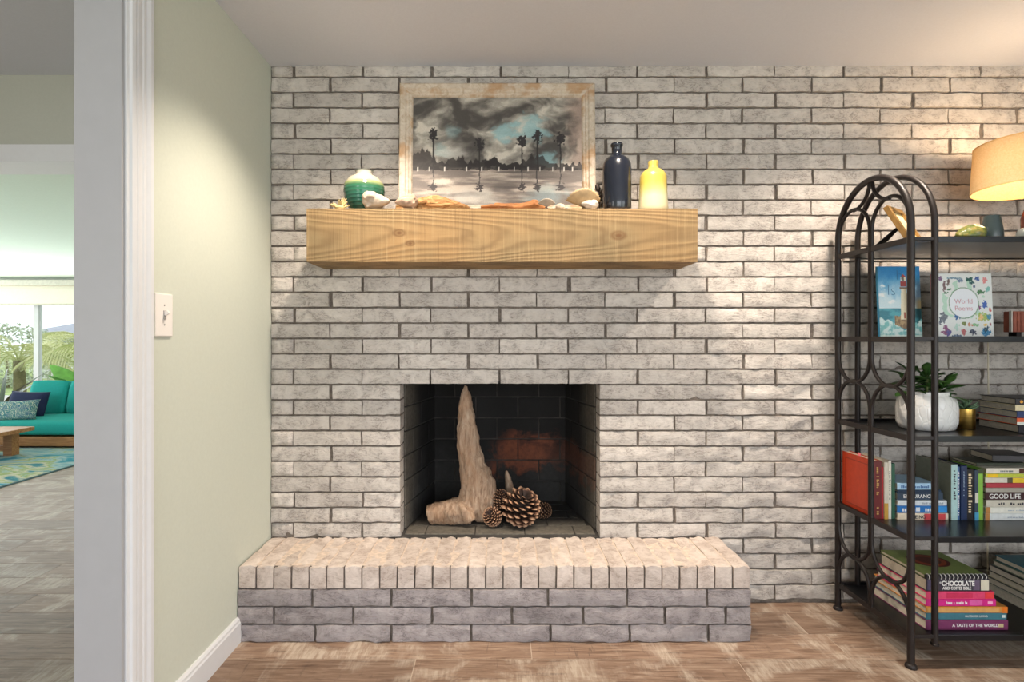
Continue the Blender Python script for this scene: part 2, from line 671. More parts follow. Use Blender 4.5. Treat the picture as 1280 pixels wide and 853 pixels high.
struct('ceiling', MB().box(-4.3, RX + 0.1, -3.3, 2.70, CEIL, CEIL + 0.12), M_CEIL)

# left wall with cased opening towards the hall
JY = 1.526
OPEN_H = 2.25
OPEN_Y0 = 0.15
lw = MB()
lw.box(WX - 0.126, WX, JY + 0.001, HALL_Y, 0, CEIL)
lw.box(WX - 0.126, WX, OPEN_Y0, JY + 0.001, OPEN_H, CEIL)
lw.box(WX - 0.126, WX, -3.2, OPEN_Y0, 0, CEIL)
struct('wall_left', lw, M_SAGE)
# jamb lining + fluted casing
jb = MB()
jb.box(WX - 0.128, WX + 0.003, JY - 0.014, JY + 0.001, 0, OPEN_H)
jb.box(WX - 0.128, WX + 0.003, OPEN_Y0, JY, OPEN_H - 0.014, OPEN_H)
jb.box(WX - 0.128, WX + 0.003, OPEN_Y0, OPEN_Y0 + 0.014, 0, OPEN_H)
struct('trim_1', jb, M_JAMB, 0.001, 'painted jamb lining of the cased opening, shade put into its colour')
prof = [(0.0, 0.0), (0.010, 0.0), (0.012, 0.006), (0.018, 0.010), (0.020, 0.022), (0.014, 0.028), (0.0135, 0.036),
        (0.016, 0.040), (0.016, 0.050), (0.0135, 0.054), (0.0135, 0.060), (0.016, 0.064), (0.016, 0.074),
        (0.0135, 0.078), (0.016, 0.082), (0.020, 0.090), (0.020, 0.102), (0.0, 0.104)]
cs = MB()
n_ = len(prof)
for (yb, sg, z1) in ((JY - 0.002, 1, OPEN_H + 0.1), (OPEN_Y0 + 0.002, -1, OPEN_H + 0.1)):
    v = [(WX + p, yb + sg * q, z) for z in (0, z1) for p, q in prof]
    cs.add(v, [(i, (i + 1) % n_, n_ + (i + 1) % n_, n_ + i) for i in range(n_)] + [tuple(range(n_)), tuple(range(2 * n_ - 1, n_ - 1, -1))])
cs.box(WX, WX + 0.018, OPEN_Y0, JY, OPEN_H, OPEN_H + 0.1)
struct('trim_2', cs, M_TRIM, 0, 'white fluted door casing on the sage wall')

# baseboard on the left wall
bp = [(0, 0), (0.016, 0), (0.016, 0.078), (0.013, 0.084), (0.012, 0.092), (0.006, 0.1), (0, 0.1)]
bb = MB()
n_ = len(bp)
v = [(WX + p, y, z) for y in (JY + 0.103, 2.185) for p, z in bp]
bb.add(v, [(i, (i + 1) % n_, n_ + (i + 1) % n_, n_ + i) for i in range(n_)] + [tuple(range(n_)), tuple(range(2 * n_ - 1, n_ - 1, -1))])
struct('baseboard_left', bb, M_TRIM)

# rear and right walls of the room behind the viewer, with glazed openings added to let in daylight
rw = MB()
rw.box(WX, RX, -3.3, -3.2, 0, 0.2).box(WX, RX, -3.3, -3.2, 2.3, CEIL)
rw.box(WX, -0.6, -3.3, -3.2, 0.2, 2.3).box(2.8, RX, -3.3, -3.2, 0.2, 2.3)
struct('wall_rear', rw, M_SAGE)
rw = MB()
rw.box(RX, RX + 0.1, -3.3, 2.6, 0, 0.2).box(RX, RX + 0.1, -3.3, 2.6, 2.3, CEIL)
rw.box(RX, RX + 0.1, -3.3, -2.6, 0.2, 2.3).box(RX, RX + 0.1, 0.2, 2.6, 0.2, 2.3)
struct('wall_right', rw, M_SAGE)


def glazing(name, p0, p1, z0, z1, nm, along='x', fw=0.05, mat=M_TRIM):
    """window frame with mullions and panes; p0,p1 run along the wall, y is the wall line"""
    (a0, a1), c = p0, p1
    fr_ = MB()

    def bx(a, b_, z0_, z1_, t):
        if along == 'x':
            fr_.box(a, b_, c - t, c + t, z0_, z1_)
        else:
            fr_.box(c - t, c + t, a, b_, z0_, z1_)
    bx(a0, a1, z0, z0 + fw, 0.035)
    bx(a0, a1, z1 - fw, z1, 0.035)
    xs = [a0 + (a1 - a0 - fw) * i / nm for i in range(nm + 1)]
    for x_ in xs:
        bx(x_, x_ + fw, z0, z1, 0.035)
    o = struct(name, fr_, mat)
    for i in range(nm):
        g2 = MB()
        if along == 'x':
            g2.box(xs[i] + fw, xs[i + 1], c - 0.003, c + 0.003, z0 + fw, z1 - fw)
        else:
            g2.box(c - 0.003, c + 0.003, xs[i] + fw, xs[i + 1], z0 + fw, z1 - fw)
        g2.obj('pane', M_GLASS, o)
    return o


glazing('added_window_rear', (-0.6, 2.8), -3.25, 0.2, 2.3, 3)  # unseen rear window, added for the daylight fill
glazing('added_window_side', (-2.6, 0.2), RX + 0.05, 0.2, 2.3, 2, along='y')  # unseen side window, likewise added as a way in for fill light

# hall wall with the wide opening to the sunroom
hw = MB()
HO0, HO1, HOH = -3.5, -1.42, 2.041
hw.box(-4.3, HO0, HALL_Y, HALL_Y + 0.183, 0, CEIL).box(HO1, WX - 0.126, HALL_Y, HALL_Y + 0.183, 0, CEIL)
hw.box(HO0, HO1, HALL_Y, HALL_Y + 0.183, HOH, CEIL + 0.25)
hw.box(WX - 0.126, WX, HALL_Y, HALL_Y + 0.183, 0, CEIL)
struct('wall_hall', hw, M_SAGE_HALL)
hc = MB()
hc.box(HO0 - 0.07, HO1 + 0.07, HALL_Y - 0.016, HALL_Y, HOH, HOH + 0.068)
hc.box(HO0 - 0.07, HO0, HALL_Y - 0.016, HALL_Y, 0, HOH).box(HO1, HO1 + 0.07, HALL_Y - 0.016, HALL_Y, 0, HOH)
hc.box(HO0, HO1, HALL_Y - 0.016, HALL_Y + 0.19, HOH - 0.012, HOH)
hc.box(HO0, HO0 + 0.012, HALL_Y - 0.016, HALL_Y + 0.19, 0, HOH).box(HO1 - 0.012, HO1, HALL_Y - 0.016, HALL_Y + 0.19, 0, HOH)
struct('trim_3', hc, M_TRIM, 0, 'white casing around the hall opening')
hl = MB()
hl.box(-4.4, -4.3, -2.3, HALL_Y, 0, CEIL)
hl.box(-4.3, WX - 0.126, -2.4, -2.3, 0, 0.3).box(-4.3, WX - 0.126, -2.4, -2.3, 2.3, CEIL)
hl.box(-4.3, -3.95, -2.4, -2.3, 0.3, 2.3).box(-1.85, WX - 0.126, -2.4, -2.3, 0.3, 2.3)
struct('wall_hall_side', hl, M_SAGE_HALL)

# sunroom shell
SY = 8.5
sw = MB()
sw.box(-9.8, -2.6, SY, SY + 0.1, 0, 0.25).box(-9.8, -2.6, SY, SY + 0.1, 1.85, 2.6)
sw.box(-9.8, -9.4, SY, SY + 0.1, 0.25, 1.85).box(-4.905, -2.6, SY, SY + 0.1, 0.25, 1.85)
struct('wall_sunroom_window', sw, M_SUNWALL)
sw = MB()
sw.box(-9.9, -9.8, 2.77, SY + 0.1, 0, 0.42).box(-9.9, -9.8, 2.77, SY + 0.1, 1.85, 2.7)
sw.box(-9.9, -9.8, 2.77, 3.2, 0.42, 1.85).box(-9.9, -9.8, 8.1, SY, 0.42, 1.85)
struct('wall_sunroom_side', sw, M_SUNWALL)
sw = MB().box(-2.7, -2.6, 4.6, SY, 0, 2.6)
struct('wall_sunroom_end', sw, M_SUNWALL)
sc = MB()
zc0, zc1 = 2.62, 2.125
v = [(-9.9, 2.75, zc0), (-1.1, 2.75, zc0), (-1.1, SY + 0.1, zc1), (-9.9, SY + 0.1, zc1)]
v += [(x_, y_, z_ + 0.1) for x_, y_, z_ in v]
sc.add(v, [(0, 1, 2, 3), (7, 6, 5, 4), (0, 4, 5, 1), (1, 5, 6, 2), (2, 6, 7, 3), (3, 7, 4, 0)])
struct('ceiling_sunroom', sc, M_SUNCEIL)
glazing('window_1', (-9.4, -4.905), SY + 0.03, 0.25, 1.85, 2, fw=0.075, mat=simple('grey_window_frame', S(196, 200, 202), 0.5, var=0.01))
# the mullion of the photograph sits about 2.2 m from the left end
glazing('window_4', (3.2, 8.1), -9.85, 0.42, 1.85, 4, along='y', fw=0.06)

sh = thing('roller_shade', 'cream roller shade rolled partly down over the sunroom window', 'blind', (-6.8, SY - 0.05, 1.73))
M_SHADE = simple('cream_shade_fabric', S(236, 234, 218), 0.9, var=0.02, scale=60)
MB().box(-2.55, 2.55, -0.006, 0.0, 0, 0.31).obj('fabric', M_SHADE, sh)
MB().box(-2.55, 2.55, -0.014, 0.006, -0.015, 0.012).obj('hem_bar', simple('shade_hem', S(206, 202, 186), 0.7), sh, bevel=0.003)
MB().box(-2.6, 2.6, -0.075, 0.02, 0.285, 0.37).obj('valance', simple('shade_valance', S(214, 212, 200), 0.7), sh, bevel=0.004)

# outdoors
gm = simple('lawn', S(150, 168, 104), 0.95, var=0.2, scale=3)
struct('ground', MB().box(-40, 30, -30, 60, -0.4, -0.3), gm)

# ------------------------------------------------------------------ BRICK WALL
OX = 0.4535           # half width of the firebox opening
OZ1 = 1.004
HZ = 0.300            # hearth top
PITCH = 0.0698
BH = 0.0615
BP = 0.312
MG = 0.0105
ZTOP = CEIL - 0.0508
mo = MB()
Y0, Y1 = WALL_Y + 0.010, WALL_Y + 0.10
mo.box(WX, -OX - 0.002, Y0, Y1, 0, CEIL).box(OX + 0.002, RX, Y0, Y1, 0, CEIL)
mo.box(-OX - 0.002, OX + 0.002, Y0, Y1, OZ1 + 0.003, CEIL).box(-OX - 0.002, OX + 0.002, Y0, Y1, 0, HZ - 0.01)
wall_back = struct('wall_back', mo, M_MORTAR, label='whitewashed rough split-face brick fireplace wall')


def brick_mesh(L, H, D, seed, amp=0.0065, nx=None):
    nx = nx or max(2, round(L / 0.026))

    def disp(p, u):
        if u.y > 0:
            return Vector((0, 0, 0))
        q = Vector((p.x * 16 + seed * 7.1, seed * 3.3, p.z * 26))
        e = max(abs(u.x) ** 10, abs(u.z) ** 6)
        d = fbm(q, 3) * amp * 0.85 - 0.001 + 0.0024 * e
        jx = noise.noise(Vector((p.z * 60, seed * 1.7, u.x * 3))) * 0.0028
        jz = noise.noise(Vector((p.x * 34, seed * 2.9, u.z * 3))) * 0.0026
        return Vector((jx, d, jz))
    return rough_box('brick', L, D, H, nx, 1, 4, disp)


bricks = []
for cidx in range(36):
    if cidx == 0:
        zt, zb = CEIL - 0.001, ZTOP + 0.004
    else:
        zt = ZTOP - PITCH * (cidx - 1) - 0.0045
        zb = ZTOP - PITCH * cidx + 0.0045
    if zb < 0.0:
        zb = 0.002
    if zt - zb < 0.02:
        continue
    start = -0.936 if cidx % 2 == 0 else -0.769
    x = start - BP * 4
    while x < RX:
        jx = random.uniform(-0.006, 0.006)
        spans = [(max(x + MG / 2 + jx, WX + 0.004), min(x + BP - MG / 2 + jx * 0.5, RX - 0.002))]
        x += BP
        zc = (zt + zb) / 2
        if HZ - 0.02 < zt and zb < OZ1 - 0.02:
            out = []
            for a, b_ in spans:
                if b_ <= -OX or a >= OX:
                    out.append((a, b_))
                else:
                    if a < -OX:
                        out.append((a, -OX))
                    if b_ > OX:
                        out.append((OX, b_))
            spans = []
            for a, b_ in out:           # no slivers beside the opening: the neighbour runs up to its edge
                if b_ <= -OX and -OX - b_ < 0.09:
                    b_ = -OX
                if a >= OX and a - OX < 0.09:
                    a = OX
                if (abs(b_ + OX) < 1e-6 or abs(a - OX) < 1e-6) and b_ - a < 0.078:
                    continue
                spans.append((a, b_))
        for a, b_ in spans:
            if b_ - a < 0.035:
                continue
            if zt < HZ - 0.03 and b_ < 0.96 and a > -1.03:
                continue            # hidden behind the hearth
            bricks.append((a, b_, zb, zt, cidx))


def vis_rank(bk):
    a, b_, zb, zt, ci = bk
    xc = 625 + (a + b_) / 2 * F / 2.5
    yc = 424 - ((zb + zt) / 2 - 1.2) * F / 2.5
    s = (b_ - a) * (zt - zb)
    if xc > 1290:
        return -1
    if xc > 1050 and yc > 230:
        s *= 0.35
    if 395 < xc < 860 and 262 < yc < 336:
        s *= 0.01
    if 505 < xc < 738 and 112 < yc < 262:
        s *= 0.02
    return s


bricks.sort(key=vis_rank, reverse=True)
bcache = {}
restb = None
rest_v, rest_f = [], []
for i, (a, b_, zb, zt, ci) in enumerate(bricks):
    L = round((b_ - a) / 0.004) * 0.004
    H = round(zt - zb, 3)
    deep = abs(abs(a) - OX) < 1e-4 or abs(abs(b_) - OX) < 1e-4
    D = 0.098 if deep else 0.03
    if deep:
        L = b_ - a
    seed = (i * 7) % 9
    rocky = 1 if (ci > 27 or (ci > 17 and a > 0.7)) else 0      # rock-faced bricks low down and to the right
    key = (round(L, 4), H, D, seed if L > 0.29 else seed % 2, rocky)
    if key not in bcache:
        bcache[key] = brick_mesh(L, H, D, (int(L * 997) + seed * 13 + int(H * 1e4)) % 97, 0.013 if rocky else 0.008)
    yj = random.uniform(-0.003, 0.003)
    loc = Vector(((a + b_) / 2, WALL_Y + D / 2 + yj, (zb + zt) / 2))
    rot = (0, random.uniform(-0.003, 0.003), 0)
    if i < 300:
        new_obj('brick', bcache[key], M_BRICK, wall_back, loc, rot)
    else:
        me_ = bcache[key]
        o0 = len(rest_v)
        rest_v += [v_.co + loc for v_ in me_.vertices]
        rest_f += [tuple(k_ + o0 for k_ in p_.vertices) for p_ in me_.polygons]
tag(new_obj('further_bricks', mesh('further_bricks', rest_v, rest_f, True), M_BRICK, wall_back), kind='stuff')

# steel lintel of the opening
MB().box(-OX - 0.05, OX + 0.05, WALL_Y + 0.012, WALL_Y + 0.098, OZ1 - 0.004, OZ1 + 0.003).obj('lintel', M_BLACKMETAL, wall_back)

# firebox
FB = 0.365
FY0, FY1 = WALL_Y + 0.098, 3.05
FZ = 0.300
fbx = MB()
t_ = 0.05


def wallpoly(mb, p, q, z0, z1, nx_, ny_):
    v = [(p[0], p[1], z0), (q[0], q[1], z0), (q[0], q[1], z1), (p[0], p[1], z1)]
    v += [(a + nx_ * t_, b2 + ny_ * t_, c_) for a, b2, c_ in v]
    mb.add(v, [(0, 1, 2, 3), (7, 6, 5, 4), (0, 4, 5, 1), (1, 5, 6, 2), (2, 6, 7, 3), (3, 7, 4, 0)])


FZ1 = 1.25
wallpoly(fbx, (-OX, FY0), (-FB, FY1), FZ - 0.05, FZ1, -1, 0)
wallpoly(fbx, (OX, FY0), (FB, FY1), FZ - 0.05, FZ1, 1, 0)
wallpoly(fbx, (-FB - 0.05, FY1), (FB + 0.05, FY1), FZ - 0.05, FZ1, 0, 1)
fbx.box(-OX - 0.05, OX + 0.05, WALL_Y - 0.0, FY1 + 0.05, FZ - 0.06, FZ)
fbx.box(-OX - 0.05, OX + 0.05, FY0 - 0.0, FY1 + 0.05, FZ1, FZ1 + 0.05)
fbx.box(-OX - 0.05, OX + 0.05, FY0 - 0.0, FY0 + 0.01, OZ1 + 0.002, FZ1)
firebox = fbx.obj('firebox', M_FIREMORTAR, wall_back)
tag(firebox, 'sooty brick-lined firebox')
fcache = {}


def firebricks(p, q, z0, rows, inward):
    p, q = Vector(p), Vector(q)
    d_ = q - p
    Ltot = d_.length
    ang = math.atan2(d_.y, d_.x)
    for r in range(rows):
        s = 0.0
        first = 0.232 if r % 2 == 0 else 0.116
        while s < Ltot - 0.01:
            e = min(s + (first if s == 0 else 0.232), Ltot)
            L = round(e - s - 0.006, 3)
            if L > 0.02:
                if L not in fcache:
                    fcache[L] = MB().box(-L / 2, L / 2, -0.007, 0.007, 0.003, 0.1125).mesh('firebrick', bevel=0.002, seg=1)
                c_ = p + d_ * ((s + e) / 2 / Ltot)
                new_obj('firebrick', fcache[L], M_FIREBRICK, firebox, (c_.x, c_.y, z0 + r * 0.116), (0, 0, ang))
            s = e


firebricks((-OX, FY0), (-FB, FY1), FZ, 8, 1)
firebricks((OX, FY0), (FB, FY1), FZ, 8, 1)
firebricks((-FB, FY1), (FB, FY1), FZ, 8, 1)
fl = {}
for r in range(5):
    yy = WALL_Y + 0.03 + 0.055 + r * 0.1135
    w_ = OX - max(0, (yy + 0.05 - FY0)) * (OX - FB) / (FY1 - FY0) - 0.008
    for k in range(-3, 4):
        x0 = max(-0.115 + 0.2295 * k + (0.115 if r % 2 else 0), -w_)
        x1 = min(-0.115 + 0.2295 * (k + 1) + (0.115 if r % 2 else 0), w_)
        L = round(x1 - x0 - 0.004, 3)
        if L > 0.02:
            if L not in fl:
                fl[L] = MB().box(-L / 2, L / 2, -0.055, 0.055, -0.008, 0.006).mesh('firebrick', bevel=0.002, seg=1)
            new_obj('firebrick', fl[L], M_FIREBRICK, firebox, ((x0 + x1) / 2, yy, FZ))

# ------------------------------------------------------------------ HEARTH
HX0, HX1 = WX + 0.004, 0.992
HY = 2.18
hearth = thing('brick_hearth', 'raised brick hearth with an upright-laid brick top in front of the fireplace', 'hearth', (0, 0, 0))
MB().box(HX0 + 0.01, HX1 - 0.012, HY + 0.012, WALL_Y - 0.008, 0, HZ - 0.007).obj('mortar_core', M_MORTAR, hearth)
MB().box(HX0 + 0.012, HX1 - 0.014, HY + 0.022, WALL_Y - 0.012, HZ - 0.02, HZ - 0.0042).obj('joint_fill', simple('pale_joint', S(206, 188, 172), 0.95, var=0.1, scale=60), hearth)
hj = [[PX(394, HY), PX(489, HY), PX(589, HY), PX(688, HY), PX(787, HY), PX(885.4, HY)],
      [PX(342, HY), PX(441.5, HY), PX(540, HY), PX(640, HY), PX(729, HY), PX(831, HY), PX(907, HY)],
      [PX(390, HY), PX(489, HY), PX(589.4, HY), PX(685, HY), PX(784, HY), PX(884, HY)]]
for c_, js in enumerate(hj):
    ed = [HX0 - MG / 2] + js + [HX1 + MG / 2]
    z0, z1 = c_ * PITCH + (0.002 if c_ == 0 else 0.0035), (c_ + 1) * PITCH - 0.0035
    for i in range(len(ed) - 1):
        L = ed[i + 1] - ed[i] - MG
        last = i == len(ed) - 2
        me_ = brick_mesh(L, z1 - z0, 0.09, 31 + c_ * 11 + i, amp=0.013 if c_ == 0 else 0.008)
        new_obj('brick', me_, M_HEARTH, hearth, ((ed[i] + ed[i + 1]) / 2, HY + 0.045, (z0 + z1) / 2))
    # short return bricks on the exposed right end
    y_ = HY + 0.095
    while y_ < WALL_Y - 0.06:
        e_ = min(y_ + 0.15, WALL_Y - 0.006)
        me_ = brick_mesh(e_ - y_ - 0.008, z1 - z0, 0.06, 77 + c_, amp=0.004)
        new_obj('brick', me_, M_HEARTH, hearth, (HX1 - 0.03, (y_ + e_) / 2, (z0 + z1) / 2), (0, 0, math.pi / 2))
        y_ = e_


def rowlock_mesh(L, seed):
    def disp(p, u):
        q = Vector((p.x * 30 + seed * 5, p.y * 18, p.z * 30))
        d = Vector((0, 0, 0))
        if u.z > 0.9:
            d.z = fbm(q, 3) * 0.006 - 0.0022 * abs(u.x) ** 4 - 0.002 * (u.y < -0.9)
        if u.y < -0.9:
            d.y = noise.noise(q) * 0.004 + 0.003 * max(abs(u.x) ** 6, abs(u.z) ** 6)
        d.x = noise.noise(Vector((p.y * 14, p.z * 14, seed + u.x))) * 0.002
        return d
    return rough_box('brick', L, WALL_Y - HY - 0.003, HZ - 3 * PITCH - 0.003, 3, 9, 2, disp)


NR = 29
rw_ = (HX1 - HX0) / NR
rms = [rowlock_mesh(rw_ - 0.0065, s_) for s_ in range(8)]
for i in range(NR):
    new_obj('brick', rms[(i * 5) % 8], M_ROWLOCK, hearth,
            (HX0 + rw_ * (i + 0.5), (HY + WALL_Y) / 2, (3 * PITCH + HZ) / 2 + random.uniform(-0.002, 0.002)),
            (0, 0, random.uniform(-0.006, 0.006)))

# ------------------------------------------------------------------ MANTEL
MT = 1.733


def mdisp(p, u):
    q = Vector((p.x * 6, p.y * 20, p.z * 20))
    return Vector((0, noise.noise(q) * 0.0015, noise.noise(q + Vector((9, 0, 0))) * 0.0018))


mm = rough_box('mantel', 1.597, 0.246, 0.218, 60, 6, 8, mdisp, False)
mm.transform(Matrix.Translation((0, 0, 0.109)))
mantel = new_obj('mantel_beam', mm, M_BEAM, None, (0.0085, WALL_Y - 0.126, MT - 0.218))
tag(mantel, 'rough-sawn golden timber mantel beam on the brick wall', 'mantel')

# ------------------------------------------------------------------ LIGHT SWITCH
sw = thing('light_switch', 'white toggle light switch plate on the sage wall', 'light switch', (WX, 1.70, 1.274))
M_PLATE = simple('white_plastic', S(234, 228, 222), 0.35, var=0.005)
MB().box(0, 0.006, -0.044, 0.044, -0.066, 0.066).obj('plate', M_PLATE, sw, bevel=0.003)
MB().box(0.0055, 0.0085, -0.006, 0.006, -0.014, 0.014).obj('toggle_slot', simple('toggle_grey', S(176, 172, 168), 0.5), sw)
tg = MB().box(-0.002, 0.012, -0.004, 0.004, -0.006, 0.006)
tg.xform(Matrix.Rotation(-0.5, 4, 'Y'))
tg.obj('toggle', M_PLATE, sw, loc=(0.009, 0, 0.004), bevel=0.001)
for zz_ in (-0.03, 0.03):
    s_ = MB().lathe([(0.003, 0), (0.003, 0.001), (0.002, 0.0015)], 10)
    s_.xform(Matrix.Rotation(math.pi / 2, 4, 'Y'))
    s_.obj('screw', simple('screw_metal', S(170, 168, 164), 0.4, 0.6), sw, loc=(0.006, 0, zz_))

# ------------------------------------------------------------------ RECESSED CEILING LIGHTS
M_EMIT = None
m, nt, b = newmat('lit_lens')
b.inputs['Emission Color'].default_value = (1.0, 0.85, 0.65, 1)
b.inputs['Emission Strength'].default_value = 6
setin(nt, b.inputs['Base Color'], ramp(nt, ntex(nt, coords(nt), 20), [(0.3, 0.8), (0.7, 0.85)]))
M_EMIT = m
for xx_, lb in ((-0.46, 'round recessed ceiling light over the hearth near the sage wall'),
                (0.52, 'round recessed ceiling light over the right half of the hearth'),
                (1.50, 'round recessed ceiling light over the black bookshelf')):
    c_ = thing('recessed_light', lb, 'ceiling light', (xx_, 1.94, CEIL), group='recessed lights along the brick wall')
    MB().lathe([(0.045, 0), (0.062, 0), (0.062, -0.004), (0.057, -0.006), (0.045, -0.003)], 32, caps=False).obj('trim_ring', M_TRIM, c_, smooth=True)
    MB().lathe([(0.046, -0.0005), (0.03, -0.0012), (0.001, -0.0015)], 24).obj('lens', M_EMIT, c_, smooth=True)
    ld = bpy.data.lights.new('can_beam', 'SPOT')
    ld.energy = CAN_POWER
    ld.color = CAN_COLOR
    ld.spot_size = math.radians(116)
    ld.spot_blend = 0.75
    ld.shadow_soft_size = 0.035
    lo = bpy.data.objects.new('can_beam', ld)
    COL.objects.link(lo)
    lo.parent = c_
    lo.location = (0, 0, -0.05)

# ------------------------------------------------------------------ PAINTING
PWD, PHT, FWD = 0.865, 0.603, 0.058
tilt = -0.055
pic = thing('framed_painting', 'framed painting of palms under a stormy sky leaning above the mantel', 'painting',
            (-0.012, 2.438, MT))
pic.rotation_euler = (tilt, 0, 0)
m, nt, b = newmat('weathered_frame_wood')
v = coords(nt, 'Object', scale=(6, 6, 6))
n = ntex(nt, v, 5, 6, 0.65, 1.0)
n2 = ntex(nt, v, 1.5, 3)
c = ramp(nt, n, [(0.3, S(166, 146, 122)), (0.5, S(194, 180, 162)), (0.72, S(210, 200, 186))])
c = mixn(nt, ramp(nt, n2, [(0.52, 0.0), (0.62, 0.7)]), c, S(168, 126, 78))
setin(nt, b.inputs['Base Color'], c)
b.inputs['Roughness'].default_value = 0.7
bump(nt, b, n, 0.3, 0.004)
M_FRAME = m


def frame_bar(len_, prof_, miter):
    n_ = len(prof_)
    mb = MB()
    v = []
    for s_ in (-1, 1):
        for w_, t_ in prof_:
            v.append((s_ * (len_ / 2 - w_), -t_, w_))
    mb.add(v, [(i, (i + 1) % n_, n_ + (i + 1) % n_, n_ + i) for i in range(n_)] + [tuple(range(n_)), tuple(range(2 * n_ - 1, n_ - 1, -1))])
    return mb


fp = [(0, 0), (0, 0.026), (0.006, 0.032), (0.026, 0.030), (0.032, 0.024), (0.040, 0.024), (0.044, 0.020), (0.052, 0.019), (0.058, 0.012), (0.058, 0.0)]
for ln, rot_, lc in ((PWD, 0, (0, 0, 0)), (PWD, math.pi, (0, 0, PHT)), (PHT, math.pi / 2, (PWD / 2, 0, PHT / 2)), (PHT, -math.pi / 2, (-PWD / 2, 0, PHT / 2))):
    mb = frame_bar(ln, fp, True)
    mb.xform(Matrix.Rotation(-rot_, 4, 'Y'))
    mb.obj('frame_bar', M_FRAME, pic, lc)

PALMS = [(0.125, 0.66), (0.395, 0.575), (0.645, 0.60), (0.735, 0.645), (0.870, 0.62)]


def paint(u, v):
    x, y = u * 3.1, v * 2.0
    w1 = fbm(Vector((x * 0.9, y * 1.5, 1.7)), 4)
    w2 = fbm(Vector((x * 1.6 + w1 * 0.9, y * 2.6 + w1 * 0.7, 5.1)), 5)
    w3 = fbm(Vector((x * 5 + w2, y * 7, 9.3)), 4)
    if v > 0.345:
        t = sstep(-0.55, 0.6, w2 + 0.25 * w3 - 0.08)
        c = mixc((74, 70, 66), (184, 178, 166), t)
        c = mixc(c, (218, 210, 196), sstep(0.42, 0.75, w2 + 0.3 * w3) * 0.8)
        for bx_, by_, br in ((0.535, 0.66, 0.075), (0.70, 0.70, 0.11), (0.24, 0.68, 0.05), (0.80, 0.43, 0.07), (0.17, 0.50, 0.06)):
            d = math.hypot((u - bx_) / br, (v - by_) / (br * 1.35))
            c = mixc(c, (150, 194, 200), sstep(1.15, 0.35, d + 0.6 * w3) * (0.75 if br > 0.06 else 0.4))
        c = mixc(c, (196, 170, 154), sstep(0.86, 1.0, u + 0.05 * w3) * 0.75)
        c = mixc(c, (226, 222, 212), sstep(0.14, 0.0, math.hypot(u - 0.24, (v - 0.49) * 1.4) + 0.06 * w3) * 0.7)
        c = mixc(c, (86, 76, 70), sstep(0.15, 0.0, u + 0.05 * w3) * sstep(0.62, 0.40, v) * 0.8)
    else:
        st = fbm(Vector((x * 1.3, y * 9, 3.3)), 4)
        c = mixc((118, 108, 102), (196, 182, 168), sstep(-0.4, 0.5, st + 0.3 * w1))
        c = mixc(c, (92, 84, 80), sstep(0.1, 0.5, fbm(Vector((x * 1.0, y * 14, 8.8)), 3)) * sstep(0.3, 0.6, u) * sstep(1.0, 0.7, u) * 0.8)
        c = mixc(c, (222, 208, 192), sstep(0.10, 0.02, math.hypot(u - 0.17, (v - 0.22) * 2) + 0.03 * w3))
        c = mixc(c, (150, 176, 182), sstep(0.18, 0.02, math.hypot(u - 0.78, (v - 0.08) * 1.2) + 0.06 * w3) * 0.6)
        c = mixc(c, (206, 204, 196), sstep(0.25, 0.05, math.hypot(u - 0.36, (v - 0.07) * 2.0) + 0.08 * w3) * 0.6)
    # far shore
    top = 0.385 + 0.045 * noise.noise(Vector((u * 16, 2.2, 0))) + 0.05 * noise.noise(Vector((u * 55, 7.2 + v * 8, 0)))
    for bu, bw, bh in ((0.26, 0.05, 0.055), (0.50, 0.07, 0.045), (0.36, 0.03, 0.03), (0.05, 0.09, 0.11), (0.73, 0.05, 0.08)):
        top += bh * math.exp(-((u - bu) / bw) ** 2)
    bot = 0.325 + 0.012 * noise.noise(Vector((u * 30, 4.4, 1)))
    if bot < v < top and not (0.80 < u < 0.93 and v > 0.385):
        c = mixc(c, (34, 28, 27), 0.72 + 0.28 * sstep(-0.3, 0.25, w3))
    for pu in (0.035, 0.10, 0.19, 0.32, 0.41, 0.51, 0.60, 0.68, 0.75, 0.825, 0.89, 0.94):
        if abs(u - pu) < 0.0035 and 0.315 < v < 0.352:
            c = (226, 220, 210)
    for k, (pu, pv) in enumerate(PALMS):
        wob = 0.004 * noise.noise(Vector((v * 14, k * 3.1, 0)))
        if abs(u - pu - wob) < 0.0045 and 0.33 < v < pv:
            c = (38, 33, 33)
        d = math.hypot((u - pu) / 0.025, (v - pv + 0.01) / 0.056)
        if d + 0.9 * noise.noise(Vector((u * 70, v * 50, k))) < 0.95:
            c = mixc(c, (34, 30, 32), 0.92)
        if abs(u - pu - wob * 2) < 0.003 + 0.002 * noise.noise(Vector((v * 60, k, 2))) and 0.17 < v < 0.33:
            c = (58, 52, 52)
        d = math.hypot((u - pu) / 0.022, (v - 0.165) / 0.035)
        if d + 1.1 * noise.noise(Vector((u * 60, v * 80, k + 9))) < 0.85:
            c = mixc(c, (54, 48, 50), 0.85)
    return mixc(c, (0, 0, 0), 0.07)


painted('canvas', PWD - 2 * FWD + 0.006, PHT - 2 * FWD + 0.006, 280, 180, paint, pic, (0, -0.010, FWD - 0.003), rough=0.5)
MB().box(-PWD / 2 + 0.02, PWD / 2 - 0.02, -0.006, -0.002, 0.02, PHT - 0.02).obj('backing_board', simple('kraft_back', S(150, 120, 90), 0.9), pic)

